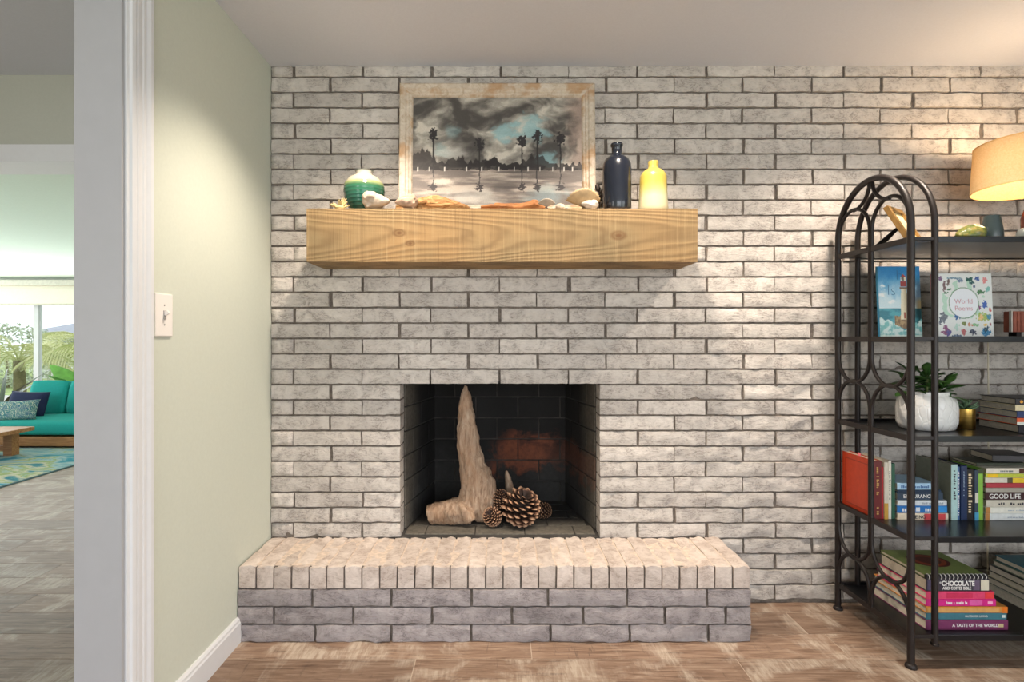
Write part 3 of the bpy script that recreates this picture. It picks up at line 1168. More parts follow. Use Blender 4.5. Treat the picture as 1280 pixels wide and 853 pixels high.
# ------------------------------------------------------------------ MANTEL ORNAMENTS
# green glazed pot
m, nt, b = newmat('green_cream_glaze')
sepv = nd(nt, 'SeparateXYZ', {0: coords(nt)})
nz_ = ntex(nt, coords(nt, scale=(3, 3, 40)), 3, 4)
zz_ = mth(nt, 'ADD', sepv.outputs[2], mth(nt, 'MULTIPLY', mth(nt, 'SUBTRACT', nz_, 0.5), 0.012))
c = ramp(nt, mth(nt, 'MULTIPLY', zz_, 5.0), [(0.0, S(16, 54, 48)), (0.35, S(26, 84, 70)), (0.58, S(46, 96, 70)), (0.66, S(140, 150, 100)), (0.70, S(172, 164, 142)), (0.93, S(188, 182, 170)), (0.96, S(140, 144, 132))])
wv = mth(nt, 'SINE', mth(nt, 'MULTIPLY', sepv.outputs[2], 420.0))
setin(nt, b.inputs['Base Color'], mixn(nt, mth(nt, 'MULTIPLY', ramp(nt, wv, [(0.2, 0.0), (0.9, 0.25)]), ramp(nt, sepv.outputs[2], [(0.12, 1.0), (0.135, 0.0)])), c, S(66, 120, 98)))
b.inputs['Roughness'].default_value = 0.18
bump(nt, b, wv, 0.15, 0.003)
pot = MB().lathe([(0.045, 0), (0.05, 0.004), (0.066, 0.03), (0.082, 0.07), (0.0875, 0.105), (0.084, 0.135), (0.066, 0.160), (0.042, 0.172), (0.034, 0.178),
                  (0.036, 0.186), (0.040, 0.193), (0.036, 0.194), (0.030, 0.180), (0.028, 0.172), (0.001, 0.17)], 48).obj(
    'ceramic_pot', m, None, (PX(455.5, 2.385), 2.385, MT), smooth=True, angle=1.2)
tag(pot, 'round glazed pot, green body and cream shoulder, on the mantel', 'pot')

# navy bottle
M_NAVY = simple('navy_glaze', S(17, 22, 33), 0.22, var=0.08, scale=60, bmp=0.05, coat=0.4)
bt = MB().lathe([(0.055, 0), (0.060, 0.005), (0.061, 0.05), (0.0615, 0.19), (0.059, 0.215), (0.050, 0.235), (0.034, 0.248), (0.024, 0.253), (0.0215, 0.262),
                 (0.0215, 0.288), (0.0255, 0.292), (0.0265, 0.300), (0.0245, 0.304), (0.016, 0.304), (0.014, 0.27), (0.001, 0.268)], 48).obj(
    'ceramic_bottle', M_NAVY, None, (PX(771, 2.36), 2.36, MT), smooth=True, angle=1.2)
tag(bt, 'tall navy blue ceramic bottle with narrow neck', 'bottle')
# yellow vase
m, nt, b = newmat('yellow_cream_glaze')
sepv = nd(nt, 'SeparateXYZ', {0: coords(nt)})
nz_ = ntex(nt, coords(nt), 18, 4)
zz_ = mth(nt, 'ADD', sepv.outputs[2], mth(nt, 'MULTIPLY', mth(nt, 'SUBTRACT', nz_, 0.5), 0.03))
setin(nt, b.inputs['Base Color'], ramp(nt, mth(nt, 'MULTIPLY', zz_, 4.0), [(0.0, S(186, 176, 142)), (0.27, S(194, 186, 152)), (0.40, S(192, 178, 110)), (0.52, S(184, 162, 74)), (0.95, S(188, 168, 84))]))
b.inputs['Roughness'].default_value = 0.3
yv = MB().lathe([(0.058, 0), (0.062, 0.004), (0.0625, 0.02), (0.063, 0.024), (0.062, 0.03), (0.058, 0.10), (0.056, 0.155), (0.054, 0.166), (0.046, 0.180), (0.034, 0.190),
                 (0.022, 0.196), (0.0205, 0.206), (0.022, 0.222), (0.021, 0.227), (0.014, 0.227), (0.012, 0.20), (0.001, 0.198)], 48).obj(
    'ceramic_vase', m, None, (PX(816.5, 2.36), 2.36, MT), smooth=True, angle=1.2)
tag(yv, 'yellow ceramic vase with a cream lower band', 'vase')

# sea finds
M_SHELL = simple('chalky_shell', S(188, 170, 150), 0.6, var=0.12, scale=22, bmp=0.3)
M_SHELL2 = simple('pinkish_shell', S(172, 144, 122), 0.55, var=0.2, scale=26, bmp=0.3)
M_CORAL = simple('yellow_coral', S(186, 164, 114), 0.8, var=0.1, scale=40, bmp=0.3)
M_BARK = None
m, nt, b = newmat('amber_driftwood')
v = coords(nt, 'Object', scale=(4, 14, 18))
n = ntex(nt, v, 4, 6, 0.7, 1.2)
setin(nt, b.inputs['Base Color'], ramp(nt, n, [(0.28, S(92, 56, 30)), (0.42, S(160, 112, 64)), (0.6, S(186, 146, 96)), (0.8, S(200, 172, 130))]))
b.inputs['Roughness'].default_value = 0.75
bump(nt, b, n, 0.8, 0.01)
M_BARK = m


def conch(name, label, loc, size, rz, mat, tilt=0.0, knobs=6):
    """spiral whelk shell: coiled tapering tube with knobs along the shoulder, plus a flared lip"""
    mb = MB()
    pts, rad = [], []
    turns = 3.2
    N = 52
    for i in range(N):
        t = i / (N - 1)
        a = t * turns * 2 * math.pi
        s = 1.0 - 0.93 * t
        pts.append((0.30 * t + 0.12, 0.20 * s * math.cos(a), 0.20 * s * math.sin(a)))
        rad.append(0.235 * s * (1 + 0.16 * abs(math.sin(a * knobs / 2.4)) * (1 - t)))
    mb.tube(pts, rad, 12)
    mb.tube([(0.24, -0.02, 0.0), (0.10, -0.05, 0.0), (-0.08, -0.07, -0.02), (-0.26, -0.06, -0.04), (-0.42, -0.04, -0.06), (-0.50, -0.03, -0.07)], [0.27, 0.35, 0.32, 0.23, 0.12, 0.05], 16)
    for k in range(knobs):
        a = k / knobs * 2 * math.pi
        mb.tube([(0.15, 0.30 * math.cos(a), 0.30 * math.sin(a)), (0.19, 0.44 * math.cos(a), 0.44 * math.sin(a))], [0.10, 0.02], 8)
    M = Matrix.Rotation(rz, 4, 'Z') @ Matrix.Diagonal((1, 1, 0.78, 1)) @ Matrix.Rotation(tilt, 4, 'Y') @ Matrix.Scale(size, 4)
    mb.xform(M)
    zm = min(p.z for p in mb.v)
    mb.xform(Matrix.Translation((0, 0, -zm)))
    me = remeshed(name, mb.mesh('t'), size * 0.022, disp=lambda p: 0.025 * size * noise.noise(p * (7 / size)), it=1)
    zm = min(v_.co.z for v_ in me.vertices)
    me.transform(Matrix.Translation((0, 0, -zm)))
    o = new_obj(name, me, mat, None, loc)
    return tag(o, label, 'seashell')


conch('conch_shell', 'knobbly cream conch shell in front of the green pot', (PX(469, 2.29), 2.288, MT), 0.122, 2.95, M_SHELL, 0.05, 7)
conch('conch_shell', 'rounded pinkish conch shell beside the amber driftwood', (PX(509, 2.29), 2.288, MT), 0.104, 0.45, M_SHELL2, 0.0, 9)
conch('conch_shell', 'spiky white conch shell at the corner of the painting', (PX(738, 2.29), 2.30, MT), 0.076, -0.5, simple('white_shell', S(196, 188, 178), 0.5, var=0.06, scale=30, bmp=0.2), 0.5)
# scallop-like fan shells
def fan_shell(name, label, loc, r, mat, rot):
    v, f = [], []
    nu, nv = 28, 10
    for j in range(nv + 1):
        t = j / nv
        for i in range(nu + 1):
            a = math.radians(20 + 140 * i / nu)
            rr = r * t * (1 + 0.03 * math.cos(i * math.pi / 1.0))
            rib = 0.012 * r * math.cos(i * math.pi) * 2.0
            v.append((rr * math.cos(a), math.sin(t * 1.55) * r * -0.42 * max(0.0, math.sin((a - 0.35) / 2.45 * math.pi)) ** 0.5 - rib, rr * math.sin(a)))
    for j in range(nv):
        for i in range(nu):
            q = j * (nu + 1) + i
            f.append((q, q + 1, q + nu + 2, q + nu + 1))
    me = mesh(name, v, f, True)
    bm = bmesh.new(); bm.from_mesh(me)
    bmesh.ops.solidify(bm, geom=bm.faces[:], thickness=r * 0.05)
    bm.to_mesh(me); bm.free()
    me.transform(Matrix.Rotation(rot[2], 4, 'Z') @ Matrix.Rotation(rot[0], 4, 'X') @ Matrix.Rotation(rot[1], 4, 'Y'))
    zm = min(q_.co.z for q_ in me.vertices)
    me.transform(Matrix.Translation((0, 0, -zm)))
    return tag(new_obj(name, me, mat, None, loc), label, 'seashell')


fan_shell('scallop_shell', 'tan fan-shaped shell leaning by the white conch', (PX(729, 2.31), 2.335, MT), 0.078, simple('tan_shell', S(176, 150, 112), 0.55, var=0.1, scale=40), (0.25, 0, 0.1))
fan_shell('scallop_shell', 'small white fan-shaped shell before the amber bark', (PX(683, 2.27), 2.275, MT), 0.038, M_SHELL, (0.5, 0, 0.0))

# yellow coral / starfish tuft
cm = MB()
random.seed(21)
for k in range(22):
    a = random.uniform(0, 2 * math.pi)
    el = random.uniform(0.1, 1.2)
    L = random.uniform(0.022, 0.047)
    d = Vector((math.cos(a) * math.cos(el), math.sin(a) * math.cos(el) * 0.7, math.sin(el)))
    cm.tube([Vector((0, 0, 0.012)), Vector((0, 0, 0.012)) + d * L * 0.6, Vector((0, 0, 0.012)) + d * L + Vector((0, 0, 0.004))], [0.006, 0.0045, 0.002], 6)
cm.lathe([(0.004, 0.0), (0.018, 0.002), (0.021, 0.012), (0.012, 0.022), (0.001, 0.025)], 14)
cz = min(p.z for p in cm.v)
cm.xform(Matrix.Translation((0, 0, -cz)))
tag(cm.obj('coral_tuft', M_CORAL, None, (PX(425, 2.29), 2.29, MT), smooth=True), 'spiky yellow coral tuft at the left of the green pot', 'coral')


def drift_lump(name, label, loc, pts, rad, mat, flat, seed, vox=0.004, amp=0.35, cat='driftwood', nsc=26, damp=0.008):
    mb = MB().tube(pts, rad, 16, amp=amp, seed=seed, flat=1.0, nscale=nsc)
    mb.xform(Matrix.Diagonal((1, 1, flat, 1)))
    me = remeshed(name, mb.mesh('t'), vox, disp=lambda p: damp * fbm(Vector((p.x * 16, p.y * 50, p.z * 60)) + Vector((seed, 0, 0)), 3), it=1)
    zm = min(v_.co.z for v_ in me.vertices)
    me.transform(Matrix.Translation((0, 0, -zm)))
    return tag(new_obj(name, me, mat, None, loc), label, cat)


s_ = 2.33 / F
drift_lump('driftwood_piece', 'large amber driftwood piece lying before the left of the painting', (PX(540, 2.345), 2.345, MT),
           [(-46 * s_, 0, 0.010), (-30 * s_, 0, 0.012), (-12 * s_, 0.01, 0.016), (2 * s_, 0, 0.022), (18 * s_, 0, 0.015), (34 * s_, 0, 0.008), (46 * s_, 0.005, 0.003)],
           [0.010, 0.026, 0.034, 0.046, 0.038, 0.024, 0.006], M_BARK, 0.80, 3.0)
drift_lump('driftwood_piece', 'thin curled amber bark before the middle of the painting', (PX(641, 2.31), 2.315, MT),
           [(-40 * s_, 0, 0.010), (-22 * s_, 0, 0.016), (-6 * s_, 0.0, 0.010), (12 * s_, 0, 0.013), (26 * s_, 0, 0.024), (40 * s_, 0.0, 0.010)],
           [0.009, 0.018, 0.020, 0.022, 0.028, 0.010], simple('rust_bark', S(150, 98, 56), 0.8, var=0.2, scale=24, bmp=0.6), 0.72, 8.0)
drift_lump('beach_stone', 'small pale pebble beside the fan shell', (PX(700, 2.28), 2.28, MT),
           [(-0.018, 0, 0.01), (0, 0, 0.012), (0.018, 0, 0.01)], [0.010, 0.016, 0.009], M_SHELL, 0.9, 4.0, vox=0.003, amp=0.1, cat='pebble', damp=0.002)
drift_lump('sea_glass', 'sliver of blue sea glass near the white conch', (PX(709, 2.31), 2.33, MT),
           [(-0.022, 0, 0.009), (0, 0, 0.013), (0.02, 0, 0.012)], [0.006, 0.011, 0.005], simple('blue_sea_glass', S(96, 140, 164), 0.3, var=0.05), 1.0, 5.0, vox=0.003, amp=0.1, cat='sea glass', damp=0.001)
# dark seed-pod sprig standing between frame and navy bottle
sp = thing('dried_sprig', 'dark dried sprig of pods between painting frame and navy bottle', 'sprig', (PX(749, 2.41), 2.41, MT))
M_POD = simple('dark_pod', S(62, 52, 46), 0.8, var=0.2, scale=50)
MB().tube([(0, 0, 0), (0.002, 0, 0.06), (0.0, 0, 0.135)], 0.003, 6).obj('stem', M_POD, sp)
pm = MB().lathe([(0.001, 0), (0.008, 0.005), (0.011, 0.014), (0.007, 0.024), (0.001, 0.028)], 10).mesh('pod', True)
for k in range(8):
    a = k * 2.4
    new_obj('pod', pm, M_POD, sp, (0.006 * math.cos(a), 0.006 * math.sin(a), 0.045 + 0.011 * k), (0.5 * math.sin(a), 0.9 * math.cos(a), 0))

# ------------------------------------------------------------------ FIREBOX CONTENTS
FFZ = FZ + 0.006
dd = 2.70
ps = dd / F / 4.063


def cp(cx, cy, dep=dd):
    x_ = 490 + cx / 4.063
    y_ = 470 + cy / 4.063
    return Vector((PX(x_, dep), dep, PZ(y_, dep)))


tr = [(372, 46, 6), (374, 80, 18), (375, 120, 29), (374, 165, 37), (375, 210, 44), (380, 255, 50), (386, 300, 54), (390, 340, 57), (394, 380, 61), (402, 420, 66),
      (412, 460, 70), (425, 500, 80), (435, 540, 90), (440, 580, 98), (440, 620, 102), (436, 660, 98), (430, 700, 84), (425, 725, 66)]
mb = MB().tube([cp(a, b2) for a, b2, r_ in tr], [r_ * ps for a, b2, r_ in tr], 28, amp=0.16, seed=2.0, flat=0.72, nscale=14)
ft = [(186, 708, 48), (225, 698, 52), (270, 690, 58), (320, 686, 66), (370, 690, 64), (410, 700, 48)]
mb.tube([cp(a, b2, dd - 0.03) for a, b2, r_ in ft], [r_ * ps for a, b2, r_ in ft], 24, amp=0.12, seed=6.0, nscale=14)
mb.tube([cp(330, 650, dd - 0.06), cp(380, 700, dd - 0.08), cp(402, 738, dd - 0.085)], [26 * ps, 30 * ps, 26 * ps], 14, amp=0.2, seed=3)


def ddisp(p):
    q = Vector((p.x * 70, p.y * 70, p.z * 9))
    return 0.006 * fbm(q, 3) + 0.006 * noise.noise(p * 24)


me = remeshed('driftwood_stump', mb.mesh('t'), 0.006, disp=ddisp, it=1)
org = Vector((PX(590, dd), dd, 0))
me.transform(Matrix.Translation(-org))
zm = min(v_.co.z for v_ in me.vertices)
dz_ = FFZ - zm
for v_ in me.vertices:
    if v_.co.z < FFZ:
        v_.co.z = FFZ + 0.0
o = new_obj('driftwood_stump', me, M_DRIFT, None, org)
tag(o, 'tall pointed bleached driftwood stump standing in the fireplace', 'driftwood')

mb = MB().tube([cp(610, 690, 2.80), cp(604, 620, 2.80), cp(596, 560, 2.80), cp(588, 520, 2.80), cp(582, 482, 2.80)], [34 * ps, 30 * ps, 26 * ps, 17 * ps, 6 * ps], 14, amp=0.25, seed=4)
me = remeshed('driftwood_spike', mb.mesh('t'), 0.005, disp=lambda p: 0.004 * fbm(Vector((p.x * 70, p.y * 70, p.z * 14)), 3), it=1)
zm = min(v_.co.z for v_ in me.vertices)
org = Vector((PX(635, 2.8), 2.8, zm))
me.transform(Matrix.Translation(-org))
o = new_obj('driftwood_spike', me, M_DRIFT, None, (org.x, org.y, FFZ))
o.scale = (1, 1, (PZ(588, 2.8) - FFZ) / (PZ(588, 2.8) - zm))
tag(o, 'small driftwood spike poking up behind the big pine cone', 'driftwood')

# pine cones
m, nt, b = newmat('pine_cone_scale')
at_ = nd(nt, 'Attribute', attribute_name='tipness')
n = ntex(nt, coords(nt), 60, 4)
c = ramp(nt, at_.outputs['Fac'], [(0.0, S(36, 22, 15)), (0.55, S(66, 42, 30)), (0.8, S(140, 98, 72)), (1.0, S(186, 148, 118))])
c = mixn(nt, ramp(nt, n, [(0.35, 0.4), (0.55, 0.0)]), c, S(60, 38, 28))
setin(nt, b.inputs['Base Color'], c)
b.inputs['Roughness'].default_value = 0.7
M_CONE = m
M_CONE2 = simple('cone_core', S(40, 26, 20), 0.9)


def cone_mesh(R, Hh, rows, width, open_):
    v, f, tip = [], [], []
    N = rows
    ga = math.pi * (3 - math.sqrt(5))
    for i in range(N):
        t = (i + 0.5) / N
        a = i * ga
        th = math.acos(1 - 2 * t * 0.985)
        rr = R * math.sin(th) ** 0.8
        zc = -Hh / 2 * math.cos(th)
        el = -0.5 + t * 1.5
        dirv = Vector((math.cos(a) * math.cos(el), math.sin(a) * math.cos(el), math.sin(el)))
        side = Vector((-math.sin(a), math.cos(a), 0))
        up = dirv.cross(side) * -1
        base = Vector((math.cos(a) * rr * 0.35, math.sin(a) * rr * 0.35, zc * 0.8))
        Ls = rr * 0.65 + R * 0.16 * open_
        w_ = width * (0.55 + 0.45 * math.sin(th))
        o0 = len(v)
        prof_ = [(0.0, 0.35, 0.2, 0), (0.6, 0.9, 0.25, 0.2), (0.88, 1.0, 0.42, 0.7), (0.97, 0.62, 0.30, 1.0), (1.06, 0.12, 0.12, 1.0)]
        for (s, ww, th_, tp) in prof_:
            c0 = base + dirv * Ls * s + up * (0.10 * Ls * s * s)
            for sg, hh in ((-1, 0), (0, 1), (1, 0), (0, -1)):
                v.append(c0 + side * (sg * w_ * ww * 0.5) + up * (hh * th_ * w_ * 0.32))
                tip.append(tp)
        for k in range(len(prof_) - 1):
            for q in range(4):
                q2 = (q + 1) % 4
                f.append((o0 + k * 4 + q, o0 + k * 4 + q2, o0 + (k + 1) * 4 + q2, o0 + (k + 1) * 4 + q))
        f.append(tuple(o0 + (len(prof_) - 1) * 4 + q for q in range(4)))
    me = mesh('scales', v, f)
    at = me.attributes.new('tipness', 'FLOAT', 'POINT')
    at.data.foreach_set('value', tip)
    return me


def pine_cone(label, c_, R, Hh, rows, width, rot, open_=1.0):
    e = thing('pine_cone', label, 'pine cone', c_)
    me = cone_mesh(R, Hh, rows, width, open_)
    s = new_obj('scales', me, M_CONE, e, rot=rot)
    tag(s, kind='stuff')
    M = s.matrix_basis.copy()
    R3 = s.rotation_euler.to_matrix()
    zm = min((R3 @ v_.co).z for v_ in me.vertices)
    dz = FFZ - (c_[2] + zm)
    MB().lathe([(0.001, -Hh * 0.42), (R * 0.45, -Hh * 0.3), (R * 0.6, 0), (R * 0.4, Hh * 0.3), (0.001, Hh * 0.42)], 16).obj('core', M_CONE2, e, rot=rot, smooth=True)
    return e, dz


e, dz = pine_cone('largest open pine cone with wide scales in the fireplace', (PX(651, 2.63), 2.63, PZ(640, 2.63)), 0.076, 0.140, 90, 0.036, (0.45, 0.22, 0.4), 1.25)
e.location.z += dz
e, dz = pine_cone('small tight pine cone on the floor between driftwood and big cone', (PX(615.5, 2.62), 2.62, PZ(646, 2.62)), 0.040, 0.085, 110, 0.0165, (0.7, -0.5, 0), 0.7)
e.location.z += dz
e, dz = pine_cone('small pine cone perched against the driftwood above the others', (PX(625, 2.70), 2.67, PZ(622, 2.70)), 0.038, 0.09, 120, 0.0155, (0.5, 0.3, 0.5), 0.6)
e, dz = pine_cone('small dark pine cone peeking out from behind the biggest cone', (PX(679, 2.74), 2.74, PZ(645, 2.74)), 0.036, 0.075, 110, 0.0155, (1.3, 0.2, 1.2), 0.6)
e.location.z += dz

# ------------------------------------------------------------------ BOOKSHELF
SX, SXI = 1.500, 1.587
SXR = 2.66
SYF, SYB = 2.012, 2.446
LEV = [1.574, 1.210, 0.847, 0.480, 0.123]
TOP = [z - 0.012 for z in LEV]
shelf = thing('bookshelf', 'black metal bookshelf with arched interlaced side frames against the brick wall', 'bookshelf', (0, 0, 0))
YM = (SYF + SYB) / 2
RA = (SYB - SYF) / 2
ZS = 1.845 - RA


def arch_pts(x, z0):
    p = [(x, SYF, z0), (x, SYF, ZS)]
    p += [(x, YM - RA * math.cos(a), ZS + RA * math.sin(a)) for a in [math.pi * i / 24 for i in range(1, 24)]]
    p += [(x, SYB, ZS), (x, SYB, z0)]
    return p


def side_frame(xo, xi):
    MB().tube(arch_pts(xo, 0.004), 0.0125, 12).obj('outer_arch', M_BLACKMETAL, shelf, smooth=True)
    MB().tube(arch_pts(xi, LEV[4] - 0.034), 0.011, 12).obj('inner_arch', M_BLACKMETAL, shelf, smooth=True)
    for y_ in (SYF, SYB):
        MB().lathe([(0.019, 0), (0.020, 0.004), (0.018, 0.012), (0.0125, 0.016)], 16, xo, y_, 0).obj('foot', M_BLACKMETAL, shelf, smooth=True)
        MB().lathe([(0.014, 0), (0.014, 0.006), (0.011, 0.008)], 12, xi, y_, LEV[4] - 0.040).obj('post_cap', M_BLACKMETAL, shelf, smooth=True)
    # interlaced ovals
    r = RA / 2
    for yc in (YM - r, YM + r):
        def oval(zt, zb):
            p = []
            for i in range(0, 17):
                a = math.pi * i / 16
                p.append((xo, yc + (r - 0.006) * math.cos(a), zt - r + r * math.sin(a)))
            for i in range(0, 17):
                a = math.pi + math.pi * i / 16
                p.append((xo, yc + (r - 0.006) * math.cos(a), zb + r + r * math.sin(a)))
            return p
        MB().tube(oval(1.748, 1.017), 0.0075, 8, closed=True).obj('oval_bar', M_BLACKMETAL, shelf, smooth=True)
        MB().tube(oval(1.023, 0.270), 0.0075, 8, closed=True).obj('oval_bar', M_BLACKMETAL, shelf, smooth=True)
        p = [(xo, yc + (r - 0.006), LEV[4] - 0.01)]
        for i in range(0, 17):
            a = math.pi * i / 16
            p.append((xo, yc + (r - 0.006) * math.cos(a), 0.276 - r + r * math.sin(a)))
        p.append((xo, yc - (r - 0.006), LEV[4] - 0.01))
        MB().tube(p, 0.0075, 8).obj('arch_bar', M_BLACKMETAL, shelf, smooth=True)
        # ogee rising from the top of each oval to the crown of the big arch
        sg = 1 if yc < YM else -1
        p = []
        for i in range(0, 10):
            a = -math.pi / 2 + (math.pi / 2) * i / 9 * 0.94
            p.append((xo, yc + sg * (r - 0.008) * math.cos(a), 1.743 + r * 0.90 + r * 0.90 * math.sin(a)))
        MB().tube(p, 0.0075, 8).obj('crown_bar', M_BLACKMETAL, shelf, smooth=True)
    for z_ in LEV:
        MB().box(xo - 0.006, xo + 0.006, SYF, SYB, z_ - 0.022, z_).obj('side_rail', M_BLACKMETAL, shelf, bevel=0.002)
        for y_ in (SYF, SYB):
            a, b2 = sorted((xo, xi))
            MB().box(a, b2, y_ - 0.006, y_ + 0.006, z_ - 0.014, z_ - 0.002).obj('tie_bar', M_BLACKMETAL, shelf, bevel=0.001)


side_frame(SX, SXI)
side_frame(SXR, SXR - 0.087)
for z_ in LEV:
    MB().box(SX + 0.004, SXR - 0.004, SYF + 0.004, SYB - 0.004, z_ - 0.018, z_ - 0.012).obj('shelf_plate', M_SHELFMETAL, shelf)
    MB().box(SXI, SXR - 0.087, SYF - 0.008, SYF + 0.008, z_ - 0.022, z_).obj('front_rail', M_SHELFMETAL, shelf, bevel=0.0015)
    MB().box(SXI, SXR - 0.087, SYB - 0.008, SYB + 0.008, z_ - 0.022, z_).obj('back_rail', M_SHELFMETAL, shelf, bevel=0.0015)

# ------------------------------------------------------------------ BOOKS
_bm = {}


def bmat(rgb, rough=0.45):
    key = (rgb, rough)
    if key not in _bm:
        _bm[key] = simple('book_cover_%d_%d_%d' % rgb, S(*rgb), rough, var=0.05, scale=50)
    return _bm[key]


def book(label, origin, L, W, T, cover, how, spine=None, rz=0.0, pages=None, board=0.0025, texts=(), bands=(), name='book', inset=0.004, rx=0.0):
    """origin: left front bottom corner (before rz). how: flat | up | face"""
    e = thing(name, label, 'book', origin, rz)
    e.rotation_euler = (rx, 0, rz)
    if how == 'flat':
        P = lambda l, w, t: (l, w, t)
    elif how == 'up':
        P = lambda l, w, t: (t, w, l)
    else:
        P = lambda l, w, t: (w, t, l)

    def bx(mb, a, b2):
        p, q = P(*a), P(*b2)
        mb.box(min(p[0], q[0]), max(p[0], q[0]), min(p[1], q[1]), max(p[1], q[1]), min(p[2], q[2]), max(p[2], q[2]))
    mb = MB()
    bx(mb, (0, 0.002, 0), (L, W, board))
    bx(mb, (0, 0.002, T - board), (L, W, T))
    mb.obj('cover', bmat(cover), e, bevel=0.0006, seg=1)
    mb = MB()
    bx(mb, (0, 0, 0.0004), (L, 0.003, T - 0.0004))
    s_ = mb.obj('spine', bmat(spine or cover), e, bevel=0.001, seg=1)
    mb = MB()
    bx(mb, (inset, 0.003, board), (L - inset, W - inset, T - board))
    mb.obj('pages', pages or M_PAPER, e)
    for (s0, s1, t0, t1, rgb) in bands:         # printed panels of the spine, as fractions
        mb = MB()
        bx(mb, (s0 * L, -0.0005, t0 * T), (s1 * L, 0.0002, t1 * T))
        mb.obj('spine_panel', bmat(rgb), s_)
    for (txt, pos, size, mat_, sx, bold) in texts:
        if how == 'flat':
            text_part(txt, size, mat_, s_, (pos[0] * L, -0.0008, pos[1] * T), 'front', 'CENTER', sx, bold=bold)
        else:
            text_part(txt, size, mat_, s_, (pos[1] * T, -0.0008, pos[0] * L), 'down', 'CENTER', sx, bold=bold)
    return e


def dashes(e, n, L0, L1, t0, t1, mat, seed, how='flat'):
    """print too small to read: a row of uneven letter-sized marks"""
    rnd = random.Random(seed)
    mb = MB()
    x = L0
    step = (L1 - L0) / n
    for i in range(n):
        if rnd.random() < 0.16:
            x += step
            continue
        w = step * rnd.uniform(0.45, 0.8)
        top = t0 + (t1 - t0) * rnd.choice((0.7, 0.75, 1.0))
        if how == 'flat':
            mb.box(x, x + w, -0.0009, 0.0, t0, top)
        else:
            mb.box(t0, top, -0.0009, 0.0, x, x + w)
        x += step
    tag(mb.obj('spine_print', mat, e), kind='stuff')


# --- shelf 4 (books), upright group at the left frame
Z4 = TOP[3]
YF = 2.235
x = 1.5155
e = book('orange-red book with dark red leather spine and gold print at shelf end', (x, YF, Z4), 0.238, 0.205, 0.033, (176, 58, 28), 'up', spine=(110, 26, 26))
dashes(e, 16, 0.10, 0.215, 0.011, 0.021, M_INKG, 3, 'up')
dashes(e, 5, 0.02, 0.06, 0.012, 0.020, M_INKG, 5, 'up')
MB().box(-0.0006, 0, 0.018, 0.022, 0.02, 0.216).box(-0.0006, 0, 0.180, 0.184, 0.02, 0.216).box(-0.0006, 0, 0.02, 0.182, 0.02, 0.024).box(-0.0006, 0, 0.02, 0.182, 0.212, 0.216).obj('cover_border', bmat((140, 44, 24)), e)
bk = MB().box(0.012, 0.0125, 0.10, 0.118, 0.18, 0.249).obj('bookmark', simple('pink_paper', S(240, 130, 140), 0.8), e)
x += 0.0335
book('thin scarlet book beside the leather-spined book', (x, YF + 0.004, Z4), 0.212, 0.17, 0.010, (176, 26, 34), 'up'); x += 0.0105
e = book('cream book with a yellow foot on its spine', (x, YF + 0.002, Z4), 0.232, 0.165, 0.016, (226, 218, 200), 'up', bands=((0.0, 0.28, 0.0, 1.0, (214, 164, 70)),)); x += 0.0165
e = book('plain ivory book between yellow-footed and dark green books', (x, YF + 0.002, Z4), 0.238, 0.165, 0.013, (232, 226, 212), 'up'); dashes(e, 14, 0.08, 0.2, 0.004, 0.009, M_INKK, 8, 'up'); x += 0.0135
book('dark green book next to the flat blue stack', (x, YF + 0.004, Z4), 0.226, 0.16, 0.016, (30, 84, 62), 'up'); x += 0.017

# flat stack of blue books
sx0 = x + 0.003
z = Z4
lay = [('cream and red paperback at the bottom of the blue-book stack', 0.205, 0.026, (226, 210, 186)),
       ('bright blue book with white title in the stack', 0.203, 0.030, (30, 112, 186)),
       ('white book above the bright blue one', 0.199, 0.021, (214, 218, 222)),
       ('slate navy book with pale capital letters', 0.186, 0.031, (44, 62, 82)),
       ('thin dark blue book under the pale blue one', 0.176, 0.010, (24, 48, 74)),
       ('pale blue book on top of the blue-book stack', 0.160, 0.027, (166, 200, 226))]
for i, (lb, L, T, rgb) in enumerate(lay):
    tx = ()
    bd = ()
    if i == 0:
        bd = ((0.52, 0.94, 0.05, 0.95, (206, 70, 74)),)
        tx = (('VE NO', (0.42, 0.42), 0.019, M_INKK, 1.0, 0.0005),)
    if i == 1:
        bd = ((0.80, 0.99, 0.1, 0.9, (52, 144, 214)),)
    if i == 3:
        tx = (('ENDURANCE', (0.45, 0.5), 0.020, M_INKW, 1.0, 0.0002),)
    e = book(lb, (sx0, YF - 0.005 + 0.003 * (i % 2), z), L, 0.145, T, rgb, 'flat', texts=tx, bands=bd)
    if i == 1:
        dashes(e, 14, 0.02, 0.150, 0.007, 0.023, M_INKW, 11)
    if i == 2:
        dashes(e, 16, 0.10, 0.185, 0.006, 0.013, bmat((150, 160, 170)), 12)
    if i == 5:
        dashes(e, 16, 0.015, 0.13, 0.007, 0.018, bmat((72, 112, 160)), 13)
    z += T + 0.0006

